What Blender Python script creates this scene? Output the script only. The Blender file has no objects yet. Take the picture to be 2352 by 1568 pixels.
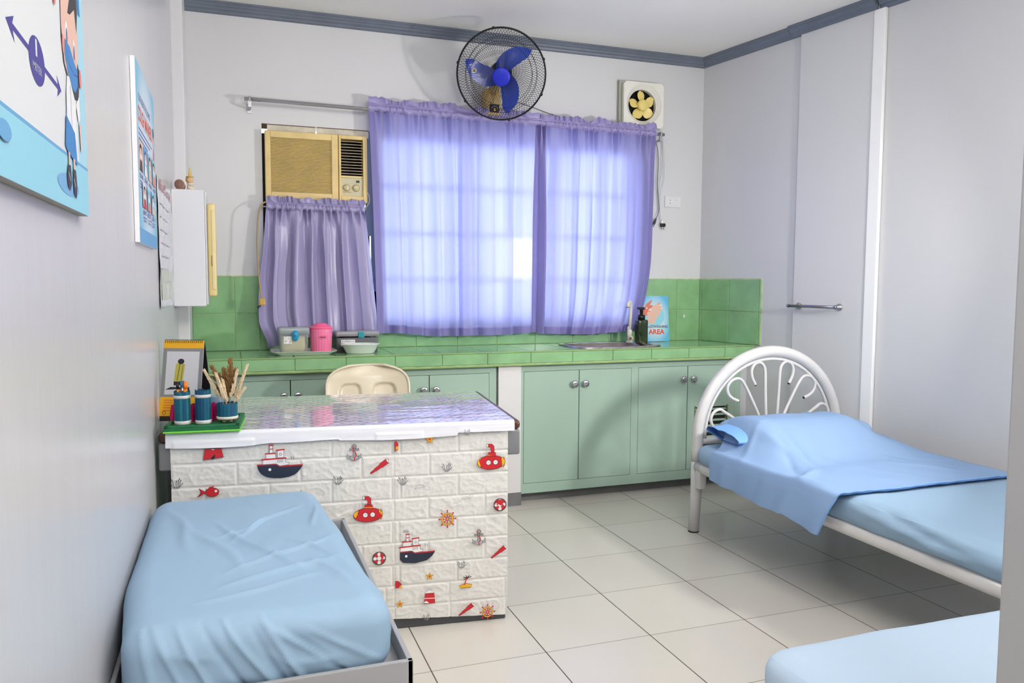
import bpy, bmesh, math, random
from math import sin, cos, pi, radians, sqrt, atan2, hypot
from mathutils import Vector, Matrix, noise
C = bpy.context.scene.collection
S = bpy.context.scene

# ------------------------------------------------------------------ camera
F_PX = 1802.18
yaw, pitch, roll = .3438, .0741, .0043
fw = Vector((sin(yaw)*cos(pitch), cos(yaw)*cos(pitch), -sin(pitch)))
rt = Vector((cos(yaw), -sin(yaw), 0)); up = rt.cross(fw)
r2 = cos(roll)*rt + sin(roll)*up; u2 = -sin(roll)*rt + cos(roll)*up
cd = bpy.data.cameras.new('camera'); cam = bpy.data.objects.new('camera', cd); C.objects.link(cam)
cd.sensor_fit = 'HORIZONTAL'; cd.sensor_width = 36.0; cd.lens = 36.0*F_PX/2352
cd.clip_start = .05; cd.clip_end = 100
m = Matrix((r2, u2, -fw)).transposed().to_4x4(); m.translation = Vector((0, 0, 1.2513)); cam.matrix_world = m
S.camera = cam
# ------------------------------------------------------------------ world (daylight behind the window)
w = bpy.data.worlds.new('daylight'); S.world = w; w.use_nodes = True
bg = w.node_tree.nodes['Background']; bg.inputs[0].default_value = (.88, .96, 1.0, 1); bg.inputs[1].default_value = 5.6
# ------------------------------------------------------------------ lamps and added fill lights
def area(name, loc, target, size, sizey, power, col, spread=180):
    l = bpy.data.lights.new(name, 'AREA'); l.shape = 'RECTANGLE'; l.size = size; l.size_y = sizey
    l.energy = power; l.color = col; l.spread = radians(spread)
    o = bpy.data.objects.new(name, l); C.objects.link(o); o.location = loc
    o.rotation_euler = (Vector(target)-Vector(loc)).to_track_quat('-Z', 'Y').to_euler()
    return o
area('ceiling_or_fill_light', (1.45, 1.9, 2.62), (1.45, 2.3, 0), 1.2, .25, 15, (1, .985, .96))
area('ceiling_or_fill_light', (.7, -.6, 2.45), (1.1, 4.5, 1.6), 1.2, .5, 37, (1, .985, .96))  # added fill behind the camera, tilted to brighten the back wall
area('ceiling_fill_uplight', (1.3, .6, 2.25), (1.3, .6, 3), 1.6, .5, 46, (1, .985, .96))  # added upward fill to brighten the ceiling, not a fixture
area('side_source_light', (2.90, 1.80, 1.44), (.9, 4.2, 1.40), .20, .20, 21, (1, .975, .95), 128)  # stands in for the unseen small source the sharp shadows point to
pl = area('window_portal', (1.37, 4.78, 1.55), (1.37, 0, 1.55), 2.4, 1.15, 1, (1, 1, 1)); pl.data.cycles.is_portal = True
# ------------------------------------------------------------------ exposure
S.view_settings.view_transform = 'Standard'; S.view_settings.look = 'None'
S.view_settings.exposure = 0.0; S.view_settings.gamma = 1.0; S.view_settings.use_curve_mapping = False

# ------------------------------------------------------------------ materials
def lin(c):
    return tuple((x/255/12.92 if x/255 <= .04045 else ((x/255+.055)/1.055)**2.4) for x in c)
MATS = {}
def mat(name, rgb, rough=.5, metal=0., spec=.5, var=0., vscale=3., bump=0., bscale=30., bdist=.002, alpha=1., trans=0., ior=1.45, emit=0., transl=None, stretch=None, coat=0., detail=3.):
    """procedural principled material; rgb = sRGB 0-255 albedo; var = noise variation of the colour"""
    if name in MATS: return MATS[name]
    m = bpy.data.materials.new(name); m.use_nodes = True; nt = m.node_tree; N = nt.nodes; L = nt.links
    b = N['Principled BSDF']; out = N['Material Output']; c = lin(rgb)
    b.inputs['Base Color'].default_value = (*c, 1); b.inputs['Roughness'].default_value = rough
    b.inputs['Metallic'].default_value = metal; b.inputs['Specular IOR Level'].default_value = spec
    b.inputs['Alpha'].default_value = alpha; b.inputs['Transmission Weight'].default_value = trans; b.inputs['IOR'].default_value = ior
    b.inputs['Coat Weight'].default_value = coat
    if emit:
        b.inputs['Emission Color'].default_value = (*c, 1); b.inputs['Emission Strength'].default_value = emit
    tc = None
    def coord():
        nonlocal tc
        if tc is None:
            t = N.new('ShaderNodeTexCoord'); mp = N.new('ShaderNodeMapping'); L.new(t.outputs['Object'], mp.inputs[0])
            if stretch: mp.inputs['Scale'].default_value = stretch
            tc = mp.outputs[0]
        return tc
    if var:
        n = N.new('ShaderNodeTexNoise'); n.inputs['Scale'].default_value = vscale; n.inputs['Detail'].default_value = detail
        L.new(coord(), n.inputs['Vector'])
        mr = N.new('ShaderNodeMapRange'); mr.inputs[1].default_value = .3; mr.inputs[2].default_value = .7
        mr.inputs[3].default_value = 1-var; mr.inputs[4].default_value = 1+var*.6; L.new(n.outputs[0], mr.inputs[0])
        mx = N.new('ShaderNodeVectorMath'); mx.operation = 'SCALE'; mx.inputs[0].default_value = c; L.new(mr.outputs[0], mx.inputs['Scale'])
        L.new(mx.outputs[0], b.inputs['Base Color'])
    if bump:
        n = N.new('ShaderNodeTexNoise'); n.inputs['Scale'].default_value = bscale; n.inputs['Detail'].default_value = 4
        L.new(coord(), n.inputs['Vector'])
        bp = N.new('ShaderNodeBump'); bp.inputs['Strength'].default_value = bump; bp.inputs['Distance'].default_value = bdist
        L.new(n.outputs[0], bp.inputs['Height']); L.new(bp.outputs[0], b.inputs['Normal'])
    if transl:
        fac, tcol = transl
        tr = N.new('ShaderNodeBsdfTranslucent'); tr.inputs[0].default_value = (*tcol, 1)
        mx = N.new('ShaderNodeMixShader'); mx.inputs[0].default_value = fac
        L.new(b.outputs[0], mx.inputs[1]); L.new(tr.outputs[0], mx.inputs[2]); L.new(mx.outputs[0], out.inputs[0])
    MATS[name] = m
    return m

wall_m = mat('wall_paint', (216, 216, 217), .34, var=.03, vscale=1.5, bump=.25, bscale=14, bdist=.004, stretch=(1, 1, .35))
wall_left_m = mat('glossy_wall_paint', (210, 209, 212), .27, var=.04, vscale=1.2, bump=.22, bscale=16, bdist=.004, stretch=(1, 1, .18))
wall_right_m = mat('right_wall_paint', (215, 215, 217), .36, var=.03, vscale=1.5, bump=.15, bscale=14, bdist=.003, stretch=(1, 1, .3))
white_trim_m = mat('white_trim_paint', (252, 252, 252), .35)
ceil_m = mat('ceiling_paint', (242, 239, 233), .75, var=.03, vscale=1.2)
cornice_m = mat('blue_grey_paint', (112, 120, 134), .42, var=.12, vscale=6)
base_m = mat('grey_base_paint', (118, 118, 120), .5, var=.15, vscale=8)
tile_m = mat('green_tile', (144, 190, 138), .16, var=.16, vscale=7, bump=.06, bscale=9, bdist=.003)
tiletop_m = mat('green_tile_top', (146, 192, 144), .10, var=.10, vscale=6, bump=.05, bscale=8, bdist=.003)
grout_m = mat('tile_grout', (186, 204, 156), .6, var=.25, vscale=20)
cab_m = mat('mint_cabinet_paint', (167, 193, 177), .42, var=.07, vscale=2.5, bump=.08, bscale=8, stretch=(1, 1, .3))
gap_m = mat('dark_gap', (42, 40, 32), .9)
steel_m = mat('brushed_steel', (190, 190, 192), .28, metal=1, bump=.1, bscale=60)
chrome_m = mat('chrome', (205, 205, 208), .14, metal=1)
black_m = mat('black_plastic', (18, 18, 20), .35)
dark_m = mat('dark_void', (10, 10, 10), .9)
white_m = mat('white_plastic', (236, 235, 230), .35)
offwhite_m = mat('offwhite_plastic', (222, 219, 206), .4, var=.05)
beige_m = mat('yellowed_plastic', (230, 202, 136), .42, var=.14, vscale=9)
beigedark_m = mat('yellowed_grille', (238, 214, 146), .5, var=.12, vscale=7)
cream_m = mat('cream_plastic', (228, 216, 190), .22, var=.03, vscale=5)
bedmetal_m = mat('white_bed_enamel', (212, 210, 209), .22, var=.05, vscale=9, coat=.4)
curt_m = mat('lavender_satin', (178, 169, 214), .42, spec=.35, bump=.12, bscale=500, bdist=.0005, transl=(.46, (.43, .44, .86)), stretch=(.1, 1, 1))
def sheer(m_, w_, col, rough=.42, ior=1.22):
    nt = m_.node_tree; N = nt.nodes; L = nt.links; out = N['Material Output']; src = out.inputs[0].links[0].from_socket
    rf = N.new('ShaderNodeBsdfRefraction'); rf.inputs['Color'].default_value = (*col, 1); rf.inputs['Roughness'].default_value = rough; rf.inputs['IOR'].default_value = ior
    mx = N.new('ShaderNodeMixShader'); mx.inputs[0].default_value = w_; L.new(src, mx.inputs[1]); L.new(rf.outputs[0], mx.inputs[2]); L.new(mx.outputs[0], out.inputs[0])
sheer(curt_m, .17, (.68, .70, 1.0), .85, 1.34)
hem_m = mat('lavender_hem', (166, 156, 206), .36, spec=.5, transl=(.10, (.38, .38, .74)))
curtd_m = mat('lavender_satin_lined', (178, 170, 210), .32, spec=.6, transl=(.2, (.30, .32, .72)))
sheet_m = mat('light_blue_sheet', (155, 183, 208), .85, spec=.15, bump=.08, bscale=350, bdist=.0005)
blanket_m = mat('sky_blue_sheet', (143, 172, 210), .85, spec=.15, bump=.08, bscale=350, bdist=.0005)
greymetal_m = mat('grey_painted_steel', (128, 128, 132), .4, var=.06, vscale=12)
darkmetal_m = mat('dark_painted_steel', (38, 38, 42), .5)
brown_m = mat('brown_desk_top', (88, 58, 44), .35, var=.3, vscale=14)
foam_m = mat('white_foam_wallpaper', (226, 224, 220), .42, bump=.5, bscale=70, bdist=.002)
clearplastic_m = mat('glossy_table_cover', (232, 226, 238), .07, var=.05, vscale=12, bump=.12, bscale=7, bdist=.006, coat=.8)
coveredge_m = mat('white_cover_edge', (236, 236, 243), .18, bump=.3, bscale=14, bdist=.003)
red_m = mat('print_red', (208, 38, 48), .45); navy_m = mat('print_navy', (42, 50, 68), .45)
yel_m = mat('print_yellow', (240, 180, 40), .45); ink_m = mat('print_ink', (40, 36, 40), .6)
wht_m = mat('print_white', (238, 238, 238), .45); gry_m = mat('print_grey', (170, 172, 176), .5)
skin_m = mat('print_skin', (232, 190, 172), .5); skind_m = mat('print_dark_skin', (226, 122, 104), .5)
blue_m = mat('print_blue', (62, 134, 200), .5); lblue_m = mat('print_light_blue', (150, 212, 232), .45)
pale_m = mat('print_pale_blue', (208, 226, 238), .45); purple_m = mat('print_purple', (74, 66, 150), .5)
hair_m = mat('print_black', (58, 54, 58), .5); pwhite_m = mat('print_warm_white', (226, 228, 230), .45)
org_m = mat('print_orange', (226, 84, 50), .5); pink_m = mat('print_pink', (232, 130, 120), .5)
midblue_m = mat('print_mid_blue', (104, 168, 214), .45)

# ------------------------------------------------------------------ mesh builder
class MB:
    def __init__(s): s.v = []; s.f = []; s.mi = []; s.sm = []; s.M = None
    def add(s, vs, fs, mi=0, smooth=False):
        o = len(s.v)
        s.v += [tuple(v) for v in vs]
        for f in fs:
            s.f.append(tuple(i+o for i in f)); s.mi.append(mi); s.sm.append(smooth)
        return s
    def box(s, a, b, mi=0, M=None):
        x0, y0, z0 = a; x1, y1, z1 = b
        vs = [(x0,y0,z0),(x1,y0,z0),(x1,y1,z0),(x0,y1,z0),(x0,y0,z1),(x1,y0,z1),(x1,y1,z1),(x0,y1,z1)]
        if M: vs = [M @ Vector(v) for v in vs]
        return s.add(vs, [(0,3,2,1),(4,5,6,7),(0,1,5,4),(1,2,6,5),(2,3,7,6),(3,0,4,7)], mi)
    def bbox(s, a, b, r=.004, mi=0, seg=2, M=None):
        """bevelled box"""
        bm = bmesh.new(); bmesh.ops.create_cube(bm, size=1)
        for v in bm.verts: v.co = Vector([(a[i]+b[i])/2+v.co[i]*(b[i]-a[i]) for i in range(3)])
        bmesh.ops.bevel(bm, geom=bm.edges[:], offset=min(r, .49*min(abs(b[i]-a[i]) for i in range(3))), segments=seg, profile=.5, affect='EDGES')
        bm.verts.index_update()
        vs = [M @ v.co if M else v.co.copy() for v in bm.verts]
        s.add(vs, [tuple(v.index for v in f.verts) for f in bm.faces], mi, seg > 2); bm.free(); return s
    def tube(s, pts, r, n=10, mi=0, closed=False, cap=True, smooth=True):
        P = [Vector(p) for p in pts]; N = len(P); R = r if hasattr(r, '__len__') else [r]*N
        vs = []; prev = None
        for i in range(N):
            if closed: d = (P[(i+1) % N]-P[i-1])
            else: d = (P[min(i+1, N-1)]-P[max(i-1, 0)])
            d.normalize()
            if prev is None:
                a = Vector((0, 0, 1)) if abs(d.z) < .9 else Vector((1, 0, 0))
                e = d.cross(a).normalized()
            else:
                e = prev-d*prev.dot(d); e.normalize()
            prev = e; g = d.cross(e)
            for k in range(n):
                t = 2*pi*k/n; vs.append(P[i]+R[i]*(cos(t)*e+sin(t)*g))
        fs = []
        for i in range(N if closed else N-1):
            j = (i+1) % N
            for k in range(n): fs.append((i*n+k, i*n+(k+1) % n, j*n+(k+1) % n, j*n+k))
        if cap and not closed: fs += [tuple(range(n))[::-1], tuple((N-1)*n+k for k in range(n))]
        return s.add(vs, fs, mi, smooth)
    def lathe(s, prof, c=(0,0,0), n=24, mi=0, M=None, smooth=True, rib=0, ribn=0):
        vs = []; 
        for (r, z) in prof:
            for k in range(n):
                t = 2*pi*k/n; rr = r*(1+rib*cos(ribn*t)) if rib else r
                v = Vector((rr*cos(t), rr*sin(t), z)); v = (M @ v) if M else v+Vector(c); vs.append(v)
        fs = []
        for i in range(len(prof)-1):
            for k in range(n): fs.append((i*n+k, i*n+(k+1) % n, (i+1)*n+(k+1) % n, (i+1)*n+k))
        fs.append(tuple(range(n))[::-1]); fs.append(tuple((len(prof)-1)*n+k for k in range(n)))
        return s.add(vs, fs, mi, smooth)
    def grid(s, fn, nu, nv, mi=0, smooth=True):
        vs = [fn(i/nu, j/nv) for j in range(nv+1) for i in range(nu+1)]
        return s.add(vs, [(j*(nu+1)+i, j*(nu+1)+i+1, (j+1)*(nu+1)+i+1, (j+1)*(nu+1)+i) for j in range(nv) for i in range(nu)], mi, smooth)
    def prism(s, pts, f0, f1, mi=0, smooth=False):
        """pts 2d, f0/f1 map (a,b)->3d for both ends"""
        n = len(pts); vs = [f0(*p) for p in pts]+[f1(*p) for p in pts]
        return s.add(vs, [tuple(range(n))[::-1], tuple(range(n, 2*n))]+[(i, (i+1) % n, n+(i+1) % n, n+i) for i in range(n)], mi, smooth)
    def ico(s, c, r, mi=0, sub=2, sc=(1,1,1), M=None):
        bm = bmesh.new(); bmesh.ops.create_icosphere(bm, subdivisions=sub, radius=r)
        vs = []
        for v in bm.verts:
            p = Vector((v.co.x*sc[0], v.co.y*sc[1], v.co.z*sc[2])); p = (M @ p) if M else p+Vector(c); vs.append(p)
        s.add(vs, [tuple(v.index for v in f.verts) for f in bm.faces], mi, True); bm.free(); return s
    def softbox(s, a, b, r, n=(30,30,6), disp=None, mi=0):
        """rounded box made of subdivided faces, displaced by disp(p, normal)"""
        a = Vector(a); b = Vector(b); rr = Vector((r, r, r)) if not hasattr(r, '__len__') else Vector(r)
        for ax in range(3):
            u, v = [(1,2),(0,2),(0,1)][ax]
            for side in (0, 1):
                def fn(i, j, ax=ax, u=u, v=v, side=side):
                    p = Vector((0,0,0)); p[ax] = b[ax] if side else a[ax]
                    p[u] = a[u]+(b[u]-a[u])*i; p[v] = a[v]+(b[v]-a[v])*j
                    q = Vector([min(max(p[k], a[k]+rr[k]), b[k]-rr[k]) for k in range(3)])
                    d = Vector([(p[k]-q[k])/rr[k] for k in range(3)])
                    nn = d.normalized() if d.length > 1e-6 else Vector((0,0,1))
                    p = q+Vector([nn[k]*rr[k] for k in range(3)])
                    if disp: p = p+disp(p, nn)
                    return p
                if (side == 1) == (ax != 1): s.grid(fn, n[u], n[v], mi)
                else: s.grid(lambda i, j: fn(1-i, j), n[u], n[v], mi)
        return s
ROOT = {}
def mesh_obj(name, mb, mats, parent=None, world=False, label=None, merge=False):
    if not isinstance(mats, (list, tuple)): mats = [mats]
    me = bpy.data.meshes.new(name)
    vs = mb.v
    if world and parent is not None:
        Mi = ROOT[parent.name].inverted(); vs = [tuple(Mi @ Vector(v)) for v in vs]
    me.from_pydata(vs, [], mb.f)
    for m_ in mats: me.materials.append(m_)
    me.polygons.foreach_set('material_index', mb.mi); me.polygons.foreach_set('use_smooth', mb.sm)
    if merge:
        bm = bmesh.new(); bm.from_mesh(me); bmesh.ops.remove_doubles(bm, verts=bm.verts, dist=1e-5); bm.to_mesh(me); bm.free()
    me.update()
    o = bpy.data.objects.new(name, me); C.objects.link(o)
    if parent is not None:
        o.parent = parent; ROOT[o.name] = ROOT[parent.name]
    else: ROOT[o.name] = Matrix()
    if label: o['label'] = label
    return o
def thing(name, label, cat, loc=(0,0,0), rz=0, group=None):
    o = bpy.data.objects.new(name, None); C.objects.link(o); o.empty_display_size = .05
    o.location = loc; o.rotation_euler = (0, 0, rz); o['label'] = label; o['category'] = cat
    if group: o['group'] = group
    ROOT[o.name] = Matrix.Translation(loc) @ Matrix.Rotation(rz, 4, 'Z')
    return o
def tag(o, label, cat, group=None):
    o['label'] = label; o['category'] = cat
    if group: o['group'] = group
    return o
def recentre(o):
    """origin of a single mesh thing at its base"""
    me = o.data; xs = [v.co for v in me.vertices]
    c = Vector(((min(v.x for v in xs)+max(v.x for v in xs))/2, (min(v.y for v in xs)+max(v.y for v in xs))/2, min(v.z for v in xs)))
    me.transform(Matrix.Translation(-c)); o.location = c; ROOT[o.name] = Matrix.Translation(c); return o
def struct(name, mb, mats):
    o = mesh_obj(name, mb, mats); o['kind'] = 'structure'; return recentre(o)
def nz(x, y, z=0.): return noise.noise(Vector((x, y, z)))
def sstep(a, b, x):
    t = min(max((x-a)/(b-a), 0), 1); return t*t*(3-2*t)

# ------------------------------------------------------------------ drawing of flat prints
class Draw:
    """collects flat shapes in (u, v) and maps them to 3-D; each shape sits a hair above the previous ones"""
    def __init__(s, mb, frame, mats, base=.0002, step=.00006):
        s.mb = mb; s.fr = frame; s.mats = mats; s.k = base; s.st = step
    def idx(s, m_):
        if m_ not in s.mats: s.mats.append(m_)
        return s.mats.index(m_)
    def poly(s, pts, m_):
        a = sum(pts[i][0]*pts[(i+1) % len(pts)][1]-pts[(i+1) % len(pts)][0]*pts[i][1] for i in range(len(pts)))
        if a < 0: pts = pts[::-1]
        s.k += s.st
        s.mb.add([s.fr(u, v, s.k) for u, v in pts], [tuple(range(len(pts)))], s.idx(m_))
    def line(s, pts, wd, m_, closed=False):
        n = len(pts); mi = s.idx(m_); s.k += s.st; vs = []
        for i in range(n):
            a = pts[i-1] if (i or closed) else pts[i]; b = pts[(i+1) % n] if (i < n-1 or closed) else pts[i]
            dx, dy = b[0]-a[0], b[1]-a[1]; l = hypot(dx, dy) or 1; ox, oy = -dy/l*wd/2, dx/l*wd/2
            vs += [s.fr(pts[i][0]+ox, pts[i][1]+oy, s.k), s.fr(pts[i][0]-ox, pts[i][1]-oy, s.k)]
        s.mb.add(vs, [(2*i, 2*i+1, (2*i+3) % (2*n), (2*i+2) % (2*n)) for i in range(n if closed else n-1)], mi)
    def ell(s, u, v, a, b, m_, n=20, rot=0, ang=(0, 360)):
        t0, t1 = radians(ang[0]), radians(ang[1]); pts = []
        full = abs(ang[1]-ang[0]) >= 360
        for i in range(n if full else n+1):
            t = t0+(t1-t0)*i/n; x, y = a*cos(t), b*sin(t)
            pts.append((u+x*cos(rot)-y*sin(rot), v+x*sin(rot)+y*cos(rot)))
        s.poly(pts, m_)
    def ring(s, u, v, a, b, wd, m_, n=20, ang=(0, 360)):
        full = abs(ang[1]-ang[0]) >= 360
        pts = [(u+a*cos(radians(ang[0]+(ang[1]-ang[0])*i/n)), v+b*sin(radians(ang[0]+(ang[1]-ang[0])*i/n))) for i in range(n if full else n+1)]
        s.line(pts, wd, m_, closed=full)
    def rect(s, u0, v0, u1, v1, m_): s.poly([(u0, v0), (u1, v0), (u1, v1), (u0, v1)], m_)
    def outlined(s, pts, m_, wd=.0016, ink=None):
        s.poly(pts, m_); s.line(pts, wd, ink or ink_m, closed=True)
    def text(s, txt, u, v, size, m_, width=None, bold=0.0, align='CENTER'):
        cu = bpy.data.curves.new('txt', 'FONT'); cu.body = txt; cu.size = 1; cu.align_x = 'LEFT'; cu.offset = bold
        o = bpy.data.objects.new('txt', cu); C.objects.link(o)
        me = bpy.data.meshes.new_from_object(o); 
        vs = [v_.co.copy() for v_ in me.vertices]; fs = [tuple(p.vertices) for p in me.polygons]
        bpy.data.objects.remove(o); bpy.data.curves.remove(cu); bpy.data.meshes.remove(me)
        if not vs: return
        x0 = min(a.x for a in vs); x1 = max(a.x for a in vs); y0 = min(a.y for a in vs); y1 = max(a.y for a in vs)
        sy = size/(y1-y0); sx = (width/(x1-x0)) if width else sy
        tw = (x1-x0)*sx; ou = u-tw/2 if align == 'CENTER' else u
        s.k += s.st
        s.mb.add([s.fr(ou+(a.x-x0)*sx, v+(a.y-y0)*sy, s.k) for a in vs], fs, s.idx(m_))

# ================================================================== THE ROOM
XL = -.25; YB = 4.55; ZC = 2.72; YN = -1.9
A = radians(10)                       # the right wall runs 10 degrees off square
RW0 = Vector((2.965, 4.55, 0)); RWD = Vector((sin(A), -cos(A), 0)); RWN = Vector((-cos(A), -sin(A), 0))
def rw(s_, off=0., z=0.): return RW0+RWD*s_+RWN*off+Vector((0, 0, z))
RMAT = Matrix((( RWD.x, RWN.x, 0, RW0.x), (RWD.y, RWN.y, 0, RW0.y), (0, 0, 1, 0), (0, 0, 0, 1)))

# floor: glazed tiles with thin grout lines
def floor_mat():
    m_ = bpy.data.materials.new('floor_tiles'); m_.use_nodes = True; nt = m_.node_tree; N = nt.nodes; L = nt.links
    b = N['Principled BSDF']; t = N.new('ShaderNodeTexCoord'); sp = N.new('ShaderNodeSeparateXYZ')
    g = N.new('ShaderNodeNewGeometry'); L.new(g.outputs['Position'], sp.inputs[0])
    def mth(op, a, bb=None):
        n = N.new('ShaderNodeMath'); n.operation = op
        for i, x in enumerate((a, bb)):
            if x is None: continue
            if isinstance(x, (int, float)): n.inputs[i].default_value = x
            else: L.new(x, n.inputs[i])
        return n.outputs[0]
    def lineMask(out, off, wd):
        q = mth('DIVIDE', mth('SUBTRACT', out, off), .4)
        d = mth('MULTIPLY', mth('ABSOLUTE', mth('SUBTRACT', q, mth('ROUND', q))), .4)
        return mth('LESS_THAN', d, wd), mth('ROUND', mth('ADD', q, .5))
    mx_, ix = lineMask(sp.outputs[0], 1.385, .0021); my_, iy = lineMask(sp.outputs[1], 3.9918, .0012)
    msk = mth('MAXIMUM', mx_, my_)
    wn = N.new('ShaderNodeTexWhiteNoise'); wn.noise_dimensions = '2D'
    cx = N.new('ShaderNodeCombineXYZ'); L.new(ix, cx.inputs[0]); L.new(iy, cx.inputs[1]); L.new(cx.outputs[0], wn.inputs['Vector'])
    no = N.new('ShaderNodeTexNoise'); no.inputs['Scale'].default_value = 2.2; no.inputs['Detail'].default_value = 5; L.new(g.outputs['Position'], no.inputs['Vector'])
    val = mth('ADD', mth('MULTIPLY', wn.outputs[0], .05), mth('MULTIPLY', no.outputs[0], .08))
    val = mth('ADD', val, .92)
    sc = N.new('ShaderNodeVectorMath'); sc.operation = 'SCALE'; sc.inputs[0].default_value = lin((212, 207, 198)); L.new(val, sc.inputs['Scale'])
    mix = N.new('ShaderNodeMix'); mix.data_type = 'RGBA'; L.new(msk, mix.inputs[0]); L.new(sc.outputs[0], mix.inputs[6]); mix.inputs[7].default_value = (*lin((84, 78, 70)), 1)
    L.new(mix.outputs[2], b.inputs['Base Color'])
    L.new(mth('ADD', mth('MULTIPLY', msk, .5), .2), b.inputs['Roughness'])
    bp = N.new('ShaderNodeBump'); bp.inputs['Strength'].default_value = .25; bp.inputs['Distance'].default_value = .002
    L.new(mth('ADD', mth('MULTIPLY', msk, -1.), mth('MULTIPLY', no.outputs[0], .6)), bp.inputs['Height']); L.new(bp.outputs[0], b.inputs['Normal'])
    return m_
struct('floor', MB().box((-.6, YN-.2, -.1), (4.6, 4.85, 0)), floor_mat())
struct('ceiling', MB().box((-.6, YN-.2, ZC), (4.6, 4.85, ZC+.1)).box((2.06, 3.20, ZC-.0006), (2.064, 3.42, ZC), 1), [ceil_m, mat('ceiling_joint', (120, 112, 104), .9)])
struct('wall_left', MB().box((XL-.15, YN, 0), (XL, YB, ZC)), wall_left_m)
struct('wall_pilaster', MB().bbox((XL-.01, 4.28, 0), (-.197, YB, ZC), .006), mat('pilaster_paint', (226, 226, 228), .3, bump=.2, bscale=20, bdist=.003, stretch=(1,1,.3)))
struct('wall_near', MB().box((-.6, YN-.15, 0), (4.6, YN, ZC)), wall_m)
# back wall with the window opening
OX0, OX1, OZ0, OZ1 = .176, 2.46, .998, 2.113
mb = MB()
mb.box((XL-.15, YB, 0), (OX0, YB+.15, ZC)); mb.box((OX1, YB, 0), (3.3, YB+.15, ZC))
mb.box((OX0, YB, 0), (OX1, YB+.15, OZ0)); mb.box((OX0, YB, OZ1), (OX1, YB+.15, ZC))
struct('wall_back', mb, wall_m)
# right wall: long plane, with the slightly proud pier
mb = MB().box((-.2, -.15, 0), (6.7, 0, ZC), M=RMAT)
struct('wall_right', mb, wall_right_m)
struct('wall_pier', MB().box((.8, 0, 0), (1.29, .018, ZC), M=RMAT), mat('pier_paint', (220, 220, 222), .36, var=.03, vscale=1.5, bump=.15, bscale=14, bdist=.003, stretch=(1, 1, .3)))
struct('trim_1', MB().bbox((1.268, .004, 0), (1.335, .026, 2.665), .004, M=RMAT), white_trim_m)
# the near jamb at the right edge of the view
struct('wall_jamb', MB().bbox((.957, .62, 0), (1.30, .74, ZC), .004), mat('jamb_paint', (176, 176, 178), .5, var=.04))
# cornices
CP = [(0, 0), (.052, 0), (.052, -.008), (.044, -.014), (.044, -.022), (.034, -.028), (.030, -.036), (.018, -.042), (.014, -.052), (0, -.056)]
mb = MB().prism(CP, lambda a, b: (-.197, YB-a, ZC+b), lambda a, b: (3.0, YB-a, ZC+b)); struct('trim_2', mb, cornice_m)
mb = MB().prism(CP, lambda a, b: rw(0, a, ZC+b), lambda a, b: rw(.80, a, ZC+b)); struct('trim_3', mb, cornice_m)
mb = MB().prism(CP, lambda a, b: rw(.745, a+.02, ZC+b+.002), lambda a, b: rw(1.29, a+.02, ZC+b+.002))
mb.prism(CP, lambda a, b: rw(1.30, a, ZC+b), lambda a, b: rw(6.0, a, ZC+b)); struct('trim_4', mb, cornice_m)
# ceiling crack joint: thin dark line
# ------------------------------------------------------------------ window
win = bpy.data.objects.new('window_1', None); C.objects.link(win); win.location = (1.37, 4.6, OZ0); win['kind'] = 'structure'; ROOT['window_1'] = Matrix.Translation((1.37, 4.6, OZ0))
wf_m = mat('window_steel', (120, 134, 150), .45, var=.1)
mb = MB()
mb.box((.795, 4.6, OZ0), (.825, 4.65, OZ1)); mb.box((2.435, 4.6, OZ0), (2.46, 4.65, OZ1))
mb.box((.795, 4.6, OZ0), (2.46, 4.65, OZ0+.025)); mb.box((.795, 4.6, OZ1-.03), (2.46, 4.65, OZ1))
mb.box((.742, 4.585, 1.52), (.80, 4.6, OZ1)); mb.box((.772, 4.585, OZ0), (.80, 4.6, 1.52)); mb.box((.75, 4.585, OZ0), (.80, 4.6, 1.2))
for x in (1.351, 1.927): mb.box((x-.014, 4.6, OZ0), (x+.014, 4.65, OZ1))
mesh_obj('window_frame', mb, wf_m, win, True)
mb = MB()
for z in (1.27, 1.54, 1.81): mb.box((.80, 4.575, z-.008), (2.46, 4.593, z+.008))
for k in range(1, 8): x = .80+k*.207; mb.box((x-.008, 4.575, OZ0), (x+.008, 4.593, OZ1))
mesh_obj('window_grille', mb, wf_m, win, True)
frost_m = mat('frosted_pane', (235, 240, 250), .6, transl=(.8, (.86, .90, .95)), trans=.0)
mb = MB()
zs = [OZ0, 1.27, 1.54, 1.81, OZ1]
for c_ in range(3):
    xa, xb = [(.825, 1.338), (1.364, 1.914), (1.94, 2.437)][c_]
    for r_ in range(4):
        if c_ == 1 and r_ == 1:
            mb.box((xa, 4.622, zs[r_]), (xa+.25, 4.626, zs[r_+1])); mb.box((xa+.40, 4.622, zs[r_]), (xb, 4.626, zs[r_+1])); continue
        mb.box((xa, 4.622, zs[r_]), (xb, 4.626, zs[r_+1]))
mesh_obj('window_pane', mb, frost_m, win, True)

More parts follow.
